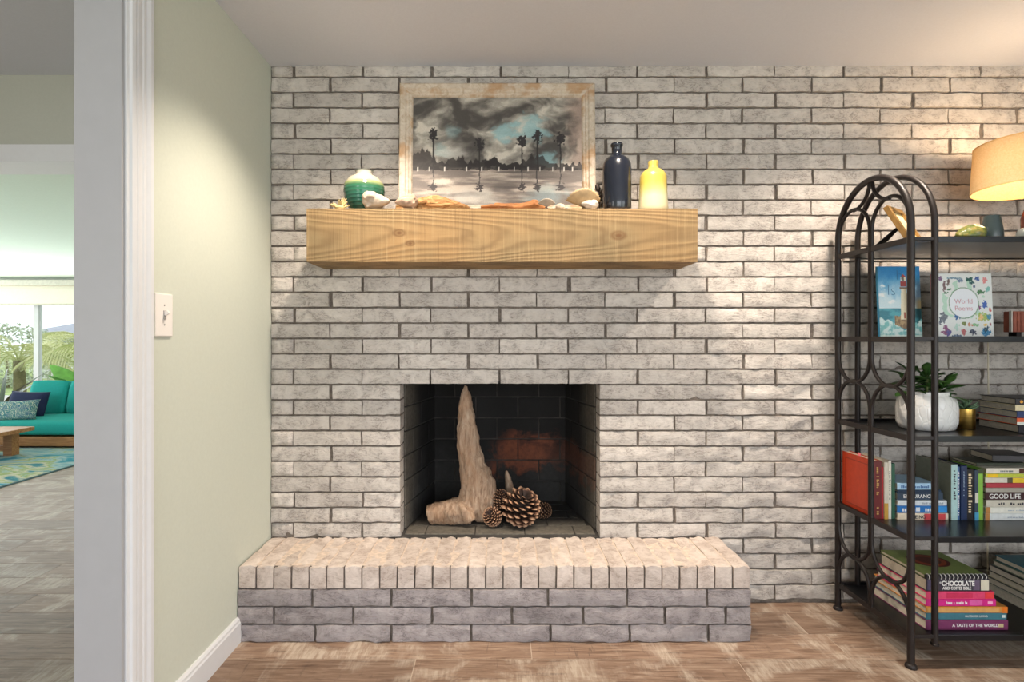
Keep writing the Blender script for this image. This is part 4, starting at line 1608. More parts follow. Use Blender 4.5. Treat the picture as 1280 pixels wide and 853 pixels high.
# upright middle group
x = sx0 + 0.210
up = [('grey-green covered book with pale aqua spine and dark title', 0.026, 0.226, 0.190, (126, 130, 116), (176, 208, 206)),
      ('slim mid-blue book beside the aqua spine', 0.011, 0.216, 0.15, (70, 104, 152), None),
      ('navy book with fine pale lettering', 0.026, 0.221, 0.165, (24, 44, 84), None),
      ('black book with cream vertical title', 0.028, 0.206, 0.16, (30, 26, 26), None),
      ('slim slate book with a sky-blue foot', 0.016, 0.203, 0.15, (54, 70, 88), None),
      ('lime green book against the right-hand flat stack', 0.021, 0.209, 0.15, (136, 190, 70), None)]
for i, (lb, T, L, W, rgb, sp_) in enumerate(up):
    bd = ()
    if i == 4:
        bd = ((0.0, 0.16, 0, 1, (74, 156, 196)), (0.35, 0.55, 0.1, 0.9, (214, 210, 196)))
    if i == 5:
        bd = ((0.90, 1.0, 0.0, 1.0, (60, 70, 44)),)
    e = book(lb, (x, 2.222 + 0.004 * (i % 2), Z4), L, W, T, rgb, 'up', spine=sp_, bands=bd)
    if i == 0:
        dashes(e, 17, 0.085, 0.205, 0.009, 0.018, M_INKK, 21, 'up')
    if i == 1:
        dashes(e, 24, 0.02, 0.20, 0.004, 0.008, M_INKW, 22, 'up')
    if i == 2:
        dashes(e, 20, 0.10, 0.20, 0.010, 0.015, bmat((150, 170, 190)), 23, 'up')
    if i == 3:
        dashes(e, 15, 0.03, 0.19, 0.007, 0.021, bmat((226, 206, 170)), 24, 'up')
    x += T + 0.0008

# right-hand flat stack on shelf 4
sx1 = x + 0.004
z = Z4
lay = [('white book at the foot of the right-hand stack', 0.25, 0.028, (226, 228, 226)),
       ('second white book of the right-hand stack', 0.255, 0.025, (232, 228, 216)),
       ('cream book with a dark title line', 0.262, 0.028, (206, 198, 182)),
       ('dark maroon book titled good life', 0.262, 0.030, (62, 28, 32)),
       ('grey book under the red one', 0.258, 0.018, (170, 164, 152)),
       ('red book in the right-hand stack', 0.262, 0.019, (176, 56, 66)),
       ('cream and yellow book', 0.262, 0.021, (220, 212, 196)),
       ('yellow and lime green thin book', 0.250, 0.015, (196, 204, 70)),
       ('white book on top of the right-hand stack', 0.255, 0.022, (230, 222, 206))]
for i, (lb, L, T, rgb) in enumerate(lay):
    tx, bd = (), ()
    if i == 3:
        tx = (('GOOD LIFE', (0.30, 0.48), 0.027, M_INKW, 0.92, 0.0004),)
        bd = ((0.60, 1.0, 0.03, 0.97, (190, 120, 60)),)
    if i == 2:
        bd = ()
    if i in (0, 1):
        bd = ((0.0, 0.07, 0.0, 1.0, (190, 132, 72)),)
    if i == 6:
        bd = ((0.42, 1.0, 0.03, 0.97, (236, 200, 50)), (0.34, 0.42, 0.03, 0.97, (90, 84, 60)))
    if i == 7:
        bd = ((0.03, 0.2, 0.03, 0.97, (240, 196, 30)),)
    if i == 8:
        bd = ((0.52, 0.60, 0.1, 0.9, (84, 44, 30)),)
    e = book(lb, (sx1 + 0.002 * (i % 3), 2.222, z), L, 0.17, T, rgb, 'flat', texts=tx, bands=bd)
    if i == 2:
        dashes(e, 22, 0.03, 0.24, 0.009, 0.018, M_INKK, 31)
    if i == 8:
        dashes(e, 9, 0.05, 0.11, 0.007, 0.015, bmat((110, 120, 120)), 32)
    if i in (0, 1):
        dashes(e, 20, 0.09, 0.22, 0.010, 0.015, bmat((176, 184, 196)), 33 + i)
    z += T + 0.0006
book('dark olive book lying back on the right-hand stack', (sx1 + 0.0, 2.262, z), 0.20, 0.125, 0.012, (60, 66, 52), 'flat')
book('charcoal book topmost at the rear of the right-hand stack', (sx1 + 0.085, 2.285, z + 0.0128), 0.16, 0.13, 0.026, (64, 62, 66), 'flat', rz=-0.12)

# --- shelf 3: horizontal stack at right
z = TOP[2]
lay = [('grey-paged book at the bottom of the plant-shelf stack', 0.25, 0.030, (44, 42, 48), ()),
       ('orange and white spined book in the plant-shelf stack', 0.25, 0.027, (222, 96, 50), ((0.0, 1.0, 0.0, 0.42, (220, 224, 214)),)),
       ('navy spined book in the plant-shelf stack', 0.24, 0.026, (38, 56, 104), ()),
       ('cream spined book near the top of the plant-shelf stack', 0.24, 0.024, (218, 204, 166), ()),
       ('black book with white letters on top of the plant-shelf stack', 0.245, 0.024, (40, 38, 42), ())]
for i, (lb, L, T, rgb, bd) in enumerate(lay):
    tx = ()
    e = book(lb, (2.014 - 0.003 * i, 2.140 + 0.004 * (i % 2), z), L, 0.185 - 0.006 * i, T, rgb, 'flat', bands=bd, pages=M_PAPERGREY)
    dashes(e, 12, 0.05, 0.2, 0.006, 0.018, M_INKW if i != 3 else M_INKK, 41 + i)
    if i == 4:
        s2 = MB().lathe([(0.006, 0), (0.006, 0.001)], 14)
        s2.xform(Matrix.Rotation(math.pi / 2, 4, 'X'))
        s2.obj('spine_dot', bmat((226, 160, 60)), e, loc=(0.022, -0.0004, 0.012))
    z += T + 0.0006

# --- shelf 5: cookbooks
z = TOP[4]
YF5 = 2.06
lay = [('purple cookbook titled a taste of the world', 0.308, 0.037, 0.30, (120, 52, 92)),
       ('teal garden book on outdoor living', 0.302, 0.026, 0.29, (58, 112, 126)),
       ('orange spined cookbook above the teal garden book', 0.305, 0.023, 0.29, (206, 138, 56)),
       ('magenta cookbook with white title', 0.262, 0.027, 0.27, (204, 26, 128)),
       ('pink and red cookbook', 0.256, 0.028, 0.265, (214, 62, 106)),
       ('thick black chocolate and coffee cookbook', 0.238, 0.046, 0.25, (48, 42, 54)),
       ]
for i, (lb, L, T, W, rgb) in enumerate(lay):
    tx, bd = (), ()
    if i == 0:
        tx = (('A TASTE OF THE WORLD', (0.60, 0.48), 0.0165, M_INKW, 0.92, 0.0003),)
        bd = ((0.87, 0.94, 0.3, 0.65, (206, 186, 140)),)
    if i == 1:
        tx = (('OUTDOOR LIVING', (0.62, 0.5), 0.0105, M_INKW, 0.95, 0.0),)
        bd = ((0.94, 0.98, 0.3, 0.7, (214, 220, 216)),)
    if i == 2:
        bd = ((0.93, 1.0, 0.0, 1.0, (218, 116, 24)), (0.02, 0.90, 0.2, 0.8, (206, 156, 92)))
    if i == 3:
        bd = ((0.62, 0.80, 0.15, 0.85, (214, 90, 160)), (0.88, 0.95, 0.3, 0.7, (240, 170, 200)))
    if i == 4:
        bd = ((0.30, 0.68, 0.15, 0.85, (196, 40, 84)), (0.86, 0.99, 0.1, 0.9, (216, 52, 60)))
    if i == 5:
        tx = (('the', (0.235, 0.72), 0.0105, M_INKW, 1.0, 0), ('CHOCOLATE', (0.50, 0.63), 0.0255, M_INKW, 0.80, 0.0006),
              ('AND COFFEE BIBLE', (0.48, 0.25), 0.0155, M_INKW, 0.80, 0.0003))
        bd = ((0.86, 0.985, 0.08, 0.92, (206, 200, 180)), (0.74, 0.84, 0.1, 0.9, (92, 78, 100)), (0.02, 0.18, 0.1, 0.9, (74, 66, 96)))
    e = book(lb, (1.592 + (0.003 if i % 2 else 0), YF5 + 0.003 * (i % 2), z), L, W, T, rgb, 'flat', texts=tx, bands=bd, name='cookbook', rz=0.0)
    if i == 3:
        dashes(e, 17, 0.075, 0.155, 0.008, 0.019, M_INKW, 52)
    z += T + 0.0006
# spiral-bound cookbook on top with a plate on its green cover
e = thing('spiral_cookbook', 'spiral-bound green cookbook with a dark plate on its cover', 'cookbook', (1.596, YF5 + 0.004, z))
gcov = bmat((134, 150, 84))
MB().box(0, 0.232, 0.006, 0.25, 0, 0.0015).box(0, 0.232, 0.006, 0.25, 0.0105, 0.012).obj('cover', gcov, e)
MB().box(0.003, 0.229, 0.012, 0.247, 0.0015, 0.0105).obj('pages', M_PAPER, e)
cp2 = MB().lathe([(0.001, 0), (0.075, 0), (0.075, 0.0006), (0.001, 0.0006)], 36, 0.115, 0.14, 0.012, sy=0.85)
pl = cp2.obj('plate_print', bmat((86, 34, 26)), e)
cp2 = MB().lathe([(0.044, 0), (0.062, 0), (0.062, 0.0005), (0.044, 0.0005)], 36, 0.115, 0.14, 0.0126, sy=0.85, caps=False)
cp2.obj('plate_ring', bmat((150, 66, 34)), pl)
MB().box(0, 0.232, 0.0, 0.010, -0.0005, 0.0125).obj('binding', bmat((28, 26, 32)), e)
ring = MB().tube([(0, 0.006 - 0.0095 * math.cos(a), 0.006 + 0.0095 * math.sin(a)) for a in [2 * math.pi * i / 12 for i in range(12)]], 0.0016, 5, closed=True).mesh('coil', True)
for k in range(15):
    new_obj('coil', ring, M_INKW, e, (0.01 + k * 0.0152, 0, 0))

# right-hand stack on the bottom shelf (runs out of the picture)
z = TOP[4]
lay = [('large white-paged book at the base of the corner stack', (196, 190, 170), 0.034), ('grey book in the corner stack', (96, 100, 92), 0.026),
       ('cream book in the corner stack', (206, 196, 160), 0.024), ('black covered book in the corner stack', (40, 44, 46), 0.028),
       ('sage book in the corner stack', (120, 134, 110), 0.022), ('teal book on top of the corner stack', (36, 104, 116), 0.022)]
for i, (lb, rgb, T) in enumerate(lay):
    book(lb, (2.105 + 0.003 * (i % 3) + 0.004 * i, 2.075 + 0.004 * (i % 2), z), 0.26 - 0.01 * i, 0.335 - 0.008 * i, T, rgb, 'flat', name='cookbook')
    z += T + 0.0006

# --- shelf 2: picture books facing out
Z2 = TOP[1]


def lighthouse(u, v):
    n = fbm(Vector((u * 6, v * 6, 2)), 4)
    if v > 0.42:
        c = mixc((206, 226, 232), (24, 128, 190), sstep(0.48, 0.98, v + 0.10 * n))
        c = mixc(c, (236, 240, 240), sstep(0.15, 0.45, fbm(Vector((u * 3, v * 7, 6)), 4)) * sstep(0.95, 0.7, v) * sstep(0.95, 0.4, u))
        c = mixc(c, (60, 74, 92), sstep(0.78, 0.95, u + 0.1 * n) * sstep(0.9, 0.7, v) * 0.7)
        c = mixc(c, (166, 130, 70), sstep(0.80, 0.98, u) * sstep(0.60, 0.50, v) * 0.7)
    else:
        c = mixc((36, 120, 136), (74, 160, 172), sstep(-0.3, 0.4, fbm(Vector((u * 4, v * 16, 1)), 4)))
        c = mixc(c, (20, 60, 66), sstep(0.7, 0.95, u + 0.1 * n))
        wave = 0.22 + 0.07 * math.sin(u * 7 + 0.6) + 0.05 * n
        if v < wave:
            c = mixc((210, 230, 226), (120, 186, 184), sstep(-0.25, 0.3, fbm(Vector((u * 9, v * 14, 3)), 4)))
        if v < 0.06:
            c = mixc(c, (226, 232, 220), 0.7)
    if 0.36 < u < 0.78 and v < 0.32 + 0.03 * n and v > 0.14 + 0.25 * abs(u - 0.60):
        c = mixc((128, 98, 62), (176, 146, 98), sstep(-0.3, 0.4, fbm(Vector((u * 16, v * 20, 4)), 3)))
    cx = 0.60
    hw = 0.060 + (0.72 - v) * 0.075
    if 0.27 < v < 0.72 and abs(u - cx) < hw:
        c = mixc((232, 220, 188), (176, 158, 122), sstep(-0.6, 1.0, (u - cx) / hw))
    if 0.69 < v < 0.72 and abs(u - cx) < 0.095:
        c = (120, 96, 70)
    if 0.72 < v < 0.80 and abs(u - cx) < 0.070:
        c = (150, 40, 32)
    if 0.80 < v < 0.855 and abs(u - cx) < 0.058:
        c = (226, 214, 180) if abs(u - cx) > 0.02 else (70, 50, 44)
    if 0.855 < v < 0.855 + 0.045 * (1 - abs(u - cx) / 0.07):
        c = (176, 60, 46)
    if abs(u - cx - 0.01) < 0.022 and 0.28 < v < 0.37:
        c = (150, 70, 40)
    return c


e = book('picture book with a lighthouse on its blue cover', (PX(1100, 2.33), 2.33, Z2), 0.312, 0.180, 0.012, (60, 140, 180), 'face', rx=-0.06)
painted('cover_picture', 0.178, 0.310, 90, 150, lighthouse, e, (0.0905, -0.0009, 0.001), rough=0.35)
# pale brush lettering of the title
text_part('h', 0.062, bmat((44, 104, 146)), e, (0.092, -0.0016, 0.272), 'front', 'CENTER', name='title', bold=-0.0016)
text_part('ls', 0.066, bmat((44, 104, 146)), e, (0.056, -0.0016, 0.208), 'front', 'CENTER', name='title', bold=-0.0016)

BL = []
rr_ = random.Random(5)
spec = [(0.10, 0.92, 0.05, 0.04, (124, 92, 130)), (0.17, 0.80, 0.028, 0.11, (120, 92, 92)), (0.24, 0.86, 0.03, 0.06, (110, 90, 86)), (0.34, 0.93, 0.16, 0.014, (112, 146, 166)),
        (0.45, 0.90, 0.05, 0.035, (112, 134, 160)), (0.60, 0.91, 0.06, 0.035, (30, 92, 84)), (0.66, 0.86, 0.045, 0.03, (36, 88, 90)), (0.75, 0.92, 0.05, 0.035, (44, 82, 160)),
        (0.89, 0.89, 0.05, 0.045, (226, 140, 140)), (0.70, 0.80, 0.03, 0.025, (40, 70, 110)), (0.80, 0.72, 0.08, 0.035, (70, 120, 76)), (0.93, 0.76, 0.04, 0.05, (130, 190, 180)),
        (0.86, 0.52, 0.06, 0.055, (60, 96, 176)), (0.95, 0.45, 0.03, 0.03, (206, 96, 90)), (0.83, 0.34, 0.11, 0.07, (166, 186, 92)), (0.80, 0.33, 0.05, 0.04, (236, 196, 130)),
        (0.93, 0.33, 0.04, 0.05, (70, 140, 170)), (0.14, 0.34, 0.07, 0.09, (110, 116, 126)), (0.08, 0.28, 0.03, 0.06, (96, 104, 118)), (0.38, 0.35, 0.05, 0.045, (44, 96, 150)),
        (0.17, 0.13, 0.07, 0.085, (140, 80, 120)), (0.22, 0.09, 0.05, 0.05, (96, 86, 150)), (0.48, 0.24, 0.04, 0.035, (120, 136, 70)), (0.58, 0.22, 0.06, 0.03, (206, 140, 110)),
        (0.70, 0.22, 0.06, 0.025, (130, 186, 130)), (0.48, 0.11, 0.04, 0.06, (196, 110, 110)), (0.64, 0.11, 0.06, 0.055, (50, 60, 84)), (0.87, 0.11, 0.09, 0.07, (40, 126, 176)),
        (0.87, 0.15, 0.04, 0.05, (26, 70, 90)), (0.36, 0.05, 0.09, 0.02, (70, 96, 130)), (0.95, 0.23, 0.02, 0.03, (160, 80, 90)), (0.86, 0.22, 0.03, 0.02, (240, 196, 110)),
        (0.77, 0.47, 0.02, 0.035, (140, 70, 120)), (0.36, 0.18, 0.035, 0.05, (190, 220, 206)), (0.25, 0.76, 0.04, 0.02, (70, 120, 86)), (0.20, 0.70, 0.04, 0.02, (70, 120, 86))]


def poem(u, v):
    c = (232, 234, 230)
    d = math.hypot((u - 0.50) * 0.90, v - 0.55)
    if 0.225 < d < 0.36:
        ph_ = noise.noise(Vector((u * 9, v * 9, 1)))
        if ph_ > 0.22:
            c = (190, 220, 200)
    if abs(d - 0.232 - 0.008 * noise.noise(Vector((u * 12, v * 12, 0)))) < 0.007:
        c = (126, 158, 130)
    if d < 0.222:
        return (240, 242, 246)
    for i, (bu, bv, bw, bh, col) in enumerate(spec):
        q = math.hypot((u - bu) / bw, (v - bv) / bh)
        if q + 0.8 * noise.noise(Vector((u * 32, v * 32, i * 3.7))) < 0.85:
            c = mixc(col, (236, 236, 230), 0.5 * sstep(0.15, 0.5, noise.noise(Vector((u * 60, v * 60, i)))))
    return c


e = book('white illustrated book with a ring of animals and plants on its cover', (PX(1169, 2.27), 2.27, Z2), 0.274, 0.243, 0.016, (226, 228, 224), 'face', spine=(206, 150, 140), rx=-0.05)
painted('cover_picture', 0.236, 0.272, 130, 150, poem, e, (0.1235, -0.0009, 0.001), rough=0.4)
text_part('World', 0.028, bmat((216, 166, 174)), e, (0.122, -0.0016, 0.157), 'front', 'CENTER', name='title')
text_part('Poems', 0.028, bmat((216, 166, 174)), e, (0.122, -0.0016, 0.128), 'front', 'CENTER', name='title')

# terracotta ribbed box on little stand
bx_ = thing('ribbed_box', 'terracotta coloured ribbed box on small dark feet beside the illustrated book', 'box', (2.17, 2.30, Z2))
M_TERRA = simple('terracotta', S(150, 84, 66), 0.7, var=0.1, scale=30)
bx2 = MB().box(-0.070, 0.13, -0.04, 0.0, 0.03, 0.116).obj('body', M_TERRA, bx_, bevel=0.003)
for k in range(13):
    MB().box(-0.066 + k * 0.0152, -0.057 + k * 0.0152, -0.0425, -0.039, 0.034, 0.112).obj('rib', M_TERRA, bx2)
MB().box(-0.0745, -0.0695, -0.042, -0.03, 0.030, 0.118).obj('edge_strip', simple('pale_end', S(196, 190, 180), 0.6), bx_, bevel=0.001)
for xx_ in (-0.05, 0.10):
    for yy_ in (-0.03, -0.01):
        MB().box(xx_, xx_ + 0.02, yy_ - 0.008, yy_ + 0.008, 0, 0.031).obj('foot', M_BLACKMETAL, bx_)

# --- shelf 3: plants
Z3 = TOP[2]
m, nt, b = newmat('white_embossed_ceramic')
v = coords(nt, 'Object')
vo = nd(nt, 'TexVoronoi', {'Vector': nd(nt, 'VectorMath', {0: v, 1: (1, 1, 0.55)}, operation='MULTIPLY').outputs[0], 'Scale': 38.0}, feature='DISTANCE_TO_EDGE')
setin(nt, b.inputs['Base Color'], ramp(nt, ntex(nt, v, 30), [(0.3, S(226, 224, 222)), (0.7, S(238, 236, 232))]))
b.inputs['Roughness'].default_value = 0.14
bump(nt, b, ramp(nt, vo.outputs[0], [(0.0, 0.0), (0.12, 1.0)]), 0.35, 0.004)
M_CER = m
pt = thing('potted_plant', 'leafy green plant in a white embossed ceramic planter', 'potted plant', (1.737, 2.245, Z3))
MB().lathe([(0.085, 0), (0.098, 0.004), (0.108, 0.03), (0.1095, 0.085), (0.105, 0.115), (0.092, 0.135), (0.082, 0.143), (0.080, 0.153), (0.074, 0.153), (0.074, 0.140), (0.001, 0.138)],
           48, sx=1.0, sy=0.86).obj('planter', M_CER, pt, smooth=True, angle=1.2)
MB().lathe([(0.074, 0.136), (0.05, 0.142), (0.001, 0.143)], 24, sy=0.86).obj('soil', simple('soil', S(52, 40, 32), 0.95, var=0.3, scale=90), pt, smooth=True)


def leaf_mesh(name, L, Wd, curl, thick=0.0, round_=0.6, nu=7):
    v, f = [], []
    for i in range(nu + 1):
        t = i / nu
        w = Wd * (math.sin(math.pi * min(1, t ** round_)) ** 0.8 if 0 < t < 1 else 0.04)
        zc = curl * L * t * t
        for s_ in (-1, -0.5, 0, 0.5, 1):
            v.append((L * t, s_ * w / 2, zc + abs(s_) * w * 0.16 + (0 if thick == 0 else 0)))
    for i in range(nu):
        for k in range(4):
            a = i * 5 + k
            f.append((a, a + 1, a + 6, a + 5))
    me = mesh(name, v, f, True)
    bm = bmesh.new(); bm.from_mesh(me)
    bmesh.ops.solidify(bm, geom=bm.faces[:], thickness=thick or 0.0009)
    bm.to_mesh(me); bm.free()
    me.polygons.foreach_set('use_smooth', [True] * len(me.polygons))
    return me


m, nt, b = newmat('glossy_leaf')
oi = nt.nodes.new('ShaderNodeObjectInfo')
n = ntex(nt, coords(nt), 30)
c = mixn(nt, oi.outputs['Random'], S(22, 50, 22), S(54, 90, 38))
setin(nt, b.inputs['Base Color'], mixn(nt, ramp(nt, n, [(0.4, 0.0), (0.7, 0.3)]), c, S(96, 136, 64)))
b.inputs['Roughness'].default_value = 0.35
M_LEAF = m
lm = [leaf_mesh('leaf', 0.080, 0.034, c_, round_=1.35) for c_ in (-0.15, -0.35, 0.1)]
rnd = random.Random(4)
for st in range(7):
    a0 = st / 6 * 2 * math.pi
    bx0 = Vector((0.042 * math.cos(a0), 0.035 * math.sin(a0), 0.142)) if st < 6 else Vector((0, 0, 0.142))
    hd = Vector((bx0.x * 1.5, bx0.y * 1.5, 0.185 + rnd.uniform(-0.015, 0.04)))
    MB().tube([bx0, (bx0 + hd) / 2 + Vector((0, 0, 0.01)), hd], [0.004, 0.0035, 0.0025], 6).obj('stem', simple('green_stem', S(84, 96, 52), 0.7), pt)
    for k in range(9):
        a = k * 2.399 + st
        el = 0.85 - 0.95 * k / 8 * 1.25
        o = new_obj('leaf', lm[k % 3], M_LEAF, pt, hd - Vector((0, 0, 0.0035 * k)))
        o.rotation_euler = (rnd.uniform(-0.3, 0.3), -el, a)
        s_ = rnd.uniform(0.8, 1.12)
        o.scale = (s_, s_, s_)

bp_ = thing('brass_pot_succulent', 'small succulent in a shiny brass cylinder pot', 'potted plant', (PX(1206, 2.25), 2.25, Z3))
m, nt, b = newmat('brushed_brass')
n = ntex(nt, coords(nt, scale=(1, 1, 60)), 12, 3)
setin(nt, b.inputs['Base Color'], ramp(nt, n, [(0.3, S(190, 148, 74)), (0.7, S(216, 178, 98))]))
b.inputs['Metallic'].default_value = 1.0
b.inputs['Roughness'].default_value = 0.28
MB().lathe([(0.033, 0), (0.0345, 0.002), (0.0345, 0.081), (0.0325, 0.081), (0.0325, 0.070), (0.001, 0.070)], 40).obj('pot', m, bp_, smooth=True, angle=0.8)
sl = leaf_mesh('leaf', 0.046, 0.018, 0.25, thick=0.004, round_=0.8, nu=6)
M_SUCC = simple('grey_green_succulent', S(92, 118, 88), 0.5, var=0.15, scale=40)
for k in range(17):
    a = k * 2.399
    o = new_obj('leaf', sl, M_SUCC, bp_, (0.004 * math.cos(a), 0.004 * math.sin(a), 0.072 + 0.0015 * k))
    o.rotation_euler = (0, -(0.1 + 0.06 * k), a)
    s_ = 1.25 - 0.045 * k
    o.scale = (s_, s_, s_)

# --- top shelf
Z1 = TOP[0]
lamp = thing('table_lamp', 'table lamp with a cream drum shade, lit, on the bookshelf top', 'lamp', (2.125, 2.20, Z1))
m, nt, b = newmat('linen_shade')
nt.nodes.remove(b)
wv = nd(nt, 'TexNoise', {'Vector': coords(nt, 'Object', scale=(1, 1, 1)), 'Scale': 160.0, 'Detail': 3.0})
colr = ramp(nt, wv.outputs[0], [(0.3, S(196, 172, 132)), (0.7, S(208, 186, 148))])
df = nd(nt, 'BsdfDiffuse', {'Color': colr})
tl = nd(nt, 'BsdfTranslucent', {'Color': colr})
mx = nd(nt, 'MixShader', {0: 0.36, 1: df.outputs[0], 2: tl.outputs[0]})
nt.links.new(mx.outputs[0], nt.nodes['Material Output'].inputs[0])
M_LINEN = m
ZSH0, ZSH1 = 1.800 - Z1, 1.985 - Z1
MB().lathe([(0.192, ZSH0), (0.182, ZSH1), (0.1805, ZSH1), (0.1905, ZSH0)], 64, caps=False).obj('shade', M_LINEN, lamp, smooth=True, angle=1.0)
M_TRIMB = simple('shade_binding', S(196, 160, 104), 0.8)
MB().lathe([(0.1925, ZSH0 - 0.001), (0.1925, ZSH0 + 0.004), (0.1895, ZSH0 + 0.004), (0.1895, ZSH0 - 0.001), (0.1925, ZSH0 - 0.001)], 64, caps=False).obj('shade_rim', M_TRIMB, lamp, smooth=True)
MB().lathe([(0.1828, ZSH1 - 0.004), (0.1828, ZSH1 + 0.001), (0.1798, ZSH1 + 0.001), (0.1798, ZSH1 - 0.004), (0.1828, ZSH1 - 0.004)], 64, caps=False).obj('shade_rim', M_TRIMB, lamp, smooth=True)
sp_m = MB()
for k in range(3):
    a = k * 2.094 + 0.3
    sp_m.tube([(0, 0, ZSH1 - 0.02), (0.18 * math.cos(a), 0.18 * math.sin(a), ZSH1 - 0.004)], 0.002, 6)
sp_m.tube([(0, 0, ZSH0 - 0.02), (0, 0, ZSH1)], 0.004, 8)
sp_m.obj('harp', simple('brass_wire', S(170, 136, 80), 0.35, 0.9), lamp)
MB().lathe([(0.055, 0), (0.058, 0.004), (0.058, 0.016), (0.05, 0.022), (0.022, 0.026)], 32).obj('foot', M_NAVY, lamp, smooth=True, angle=0.8)
MB().lathe([(0.014, 0.024), (0.026, 0.045), (0.036, 0.085), (0.036, 0.12), (0.026, 0.155), (0.014, 0.175), (0.011, 0.19), (0.011, ZSH0 - 0.02)], 32).obj('body', simple('red_brown_glaze', S(122, 54, 34), 0.25, var=0.1), lamp, smooth=True)
m, nt, b = newmat('lit_bulb')
b.inputs['Emission Color'].default_value = (1.0, 0.74, 0.42, 1)
b.inputs['Emission Strength'].default_value = 8
setin(nt, b.inputs['Base Color'], ramp(nt, ntex(nt, coords(nt), 20), [(0.3, 0.8), (0.7, 0.85)]))
MB().lathe([(0.012, -0.03), (0.016, -0.02), (0.028, 0.012), (0.028, 0.028), (0.016, 0.046), (0.001, 0.05)], 20, 0, 0, ZSH0 + 0.055).obj('bulb', m, lamp, smooth=True)
cord = [(0.0, 0.05, 0.006), (0.03, 0.15, 0.012), (0.062, 0.258, 0.004), (0.066, 0.268, -0.05), (0.060, 0.268, -0.4), (0.064, 0.268, -0.75), (0.056, 0.268, -1.1), (0.06, 0.268, -1.46)]
MB().tube(cord, 0.0032, 6).obj('cord', simple('cream_cord', S(206, 196, 172), 0.6), lamp, smooth=True)
ld = bpy.data.lights.new('lamp_bulb', 'POINT')
ld.energy = LAMP_POWER
ld.color = (1.0, 0.73, 0.46)
ld.shadow_soft_size = 0.035
lo = bpy.data.objects.new('lamp_bulb', ld)
COL.objects.link(lo)
lo.parent = lamp
lo.location = (0, 0, ZSH0 + 0.125)

cup = MB().lathe([(0.034, 0), (0.036, 0.003), (0.034, 0.05), (0.026, 0.100), (0.025, 0.107), (0.021, 0.107), (0.022, 0.098), (0.001, 0.09)], 32).obj(
    'dark_cup', simple('dark_teal_ceramic', S(40, 52, 54), 0.3, var=0.1), None, (PX(1240, 2.10), 2.10, Z1), smooth=True, angle=1.0)
cup.name = 'tapered_vase'
tag(cup, 'small dark teal tapered vase on the bookshelf top', 'vase')
cup = MB().lathe([(0.028, 0), (0.03, 0.003), (0.03, 0.04), (0.025, 0.055), (0.018, 0.06), (0.001, 0.061)], 32).obj(
    'lidded_jar', simple('grey_stoneware', S(92, 98, 98), 0.4, var=0.1), None, (PX(1283, 2.10), 2.10, Z1), smooth=True, angle=1.0)
tag(cup, 'small grey stoneware jar before the lamp foot', 'jar')
# moss-green ceramic frog-like lump -> rounded mottled stone ornament
random.seed(3)
m, nt, b = newmat('mottled_green_glaze')
n = ntex(nt, coords(nt), 38, 5, 0.6, 1.0)
setin(nt, b.inputs['Base Color'], ramp(nt, n, [(0.3, S(42, 62, 26)), (0.5, S(96, 104, 46)), (0.68, S(140, 120, 58)), (0.8, S(80, 104, 76))]))
b.inputs['Roughness'].default_value = 0.3
M_MOSS = m
o = drift_lump('glazed_ornament', 'low mottled green glazed ornament beside the dark tapered vase', (PX(1213, 2.09), 2.09, Z1),
               [(-0.050, 0, 0.020), (-0.03, 0, 0.026), (0, 0, 0.034), (0.026, 0, 0.036), (0.044, 0, 0.032)], [0.014, 0.028, 0.040, 0.040, 0.024], M_MOSS, 0.9, 12.0, vox=0.004, amp=0.15, cat='ornament', damp=0.003)

# small easel-backed gold picture frame seen obliquely
fr_ = thing('small_picture_frame', 'little gilt picture frame leaning back on a black easel strut', 'picture frame', (1.672, 2.20, Z1), rz=0.62)
M_GILT = simple('gilt', S(140, 106, 58), 0.45, 0.2, var=0.15, scale=30)
tl_ = Matrix.Rotation(-0.50, 4, 'X') @ Matrix.Scale(1.3, 4)
for (x0, x1, z0, z1) in ((-0.06, 0.06, 0.0, 0.016), (-0.06, 0.06, 0.134, 0.15), (-0.06, -0.044, 0.016, 0.134), (0.044, 0.06, 0.016, 0.134)):
    MB().box(x0, x1, -0.010, 0.004, z0, z1).xform(tl_).obj('frame_bar', M_GILT, fr_)
MB().box(-0.046, 0.046, -0.003, 0.001, 0.014, 0.136).xform(tl_).obj('picture', simple('cream_print', S(232, 216, 170), 0.5, var=0.12, scale=14), fr_)
MB().box(-0.058, 0.058, 0.001, 0.005, 0.002, 0.148).xform(tl_).obj('backing', simple('brown_backing', S(120, 92, 66), 0.8), fr_)
stv = [(-0.014, 0.062, 0.10), (0.014, 0.062, 0.10), (0.04, 0.17, 0.0), (-0.04, 0.17, 0.0)]
stv += [(a, b2 + 0.004, c_) for a, b2, c_ in stv]
es = MB()
es.add(stv, [(0, 1, 2, 3), (7, 6, 5, 4), (0, 4, 5, 1), (1, 5, 6, 2), (2, 6, 7, 3), (3, 7, 4, 0)])
es.obj('easel_strut', simple('black_card', S(20, 19, 20), 0.7), fr_)

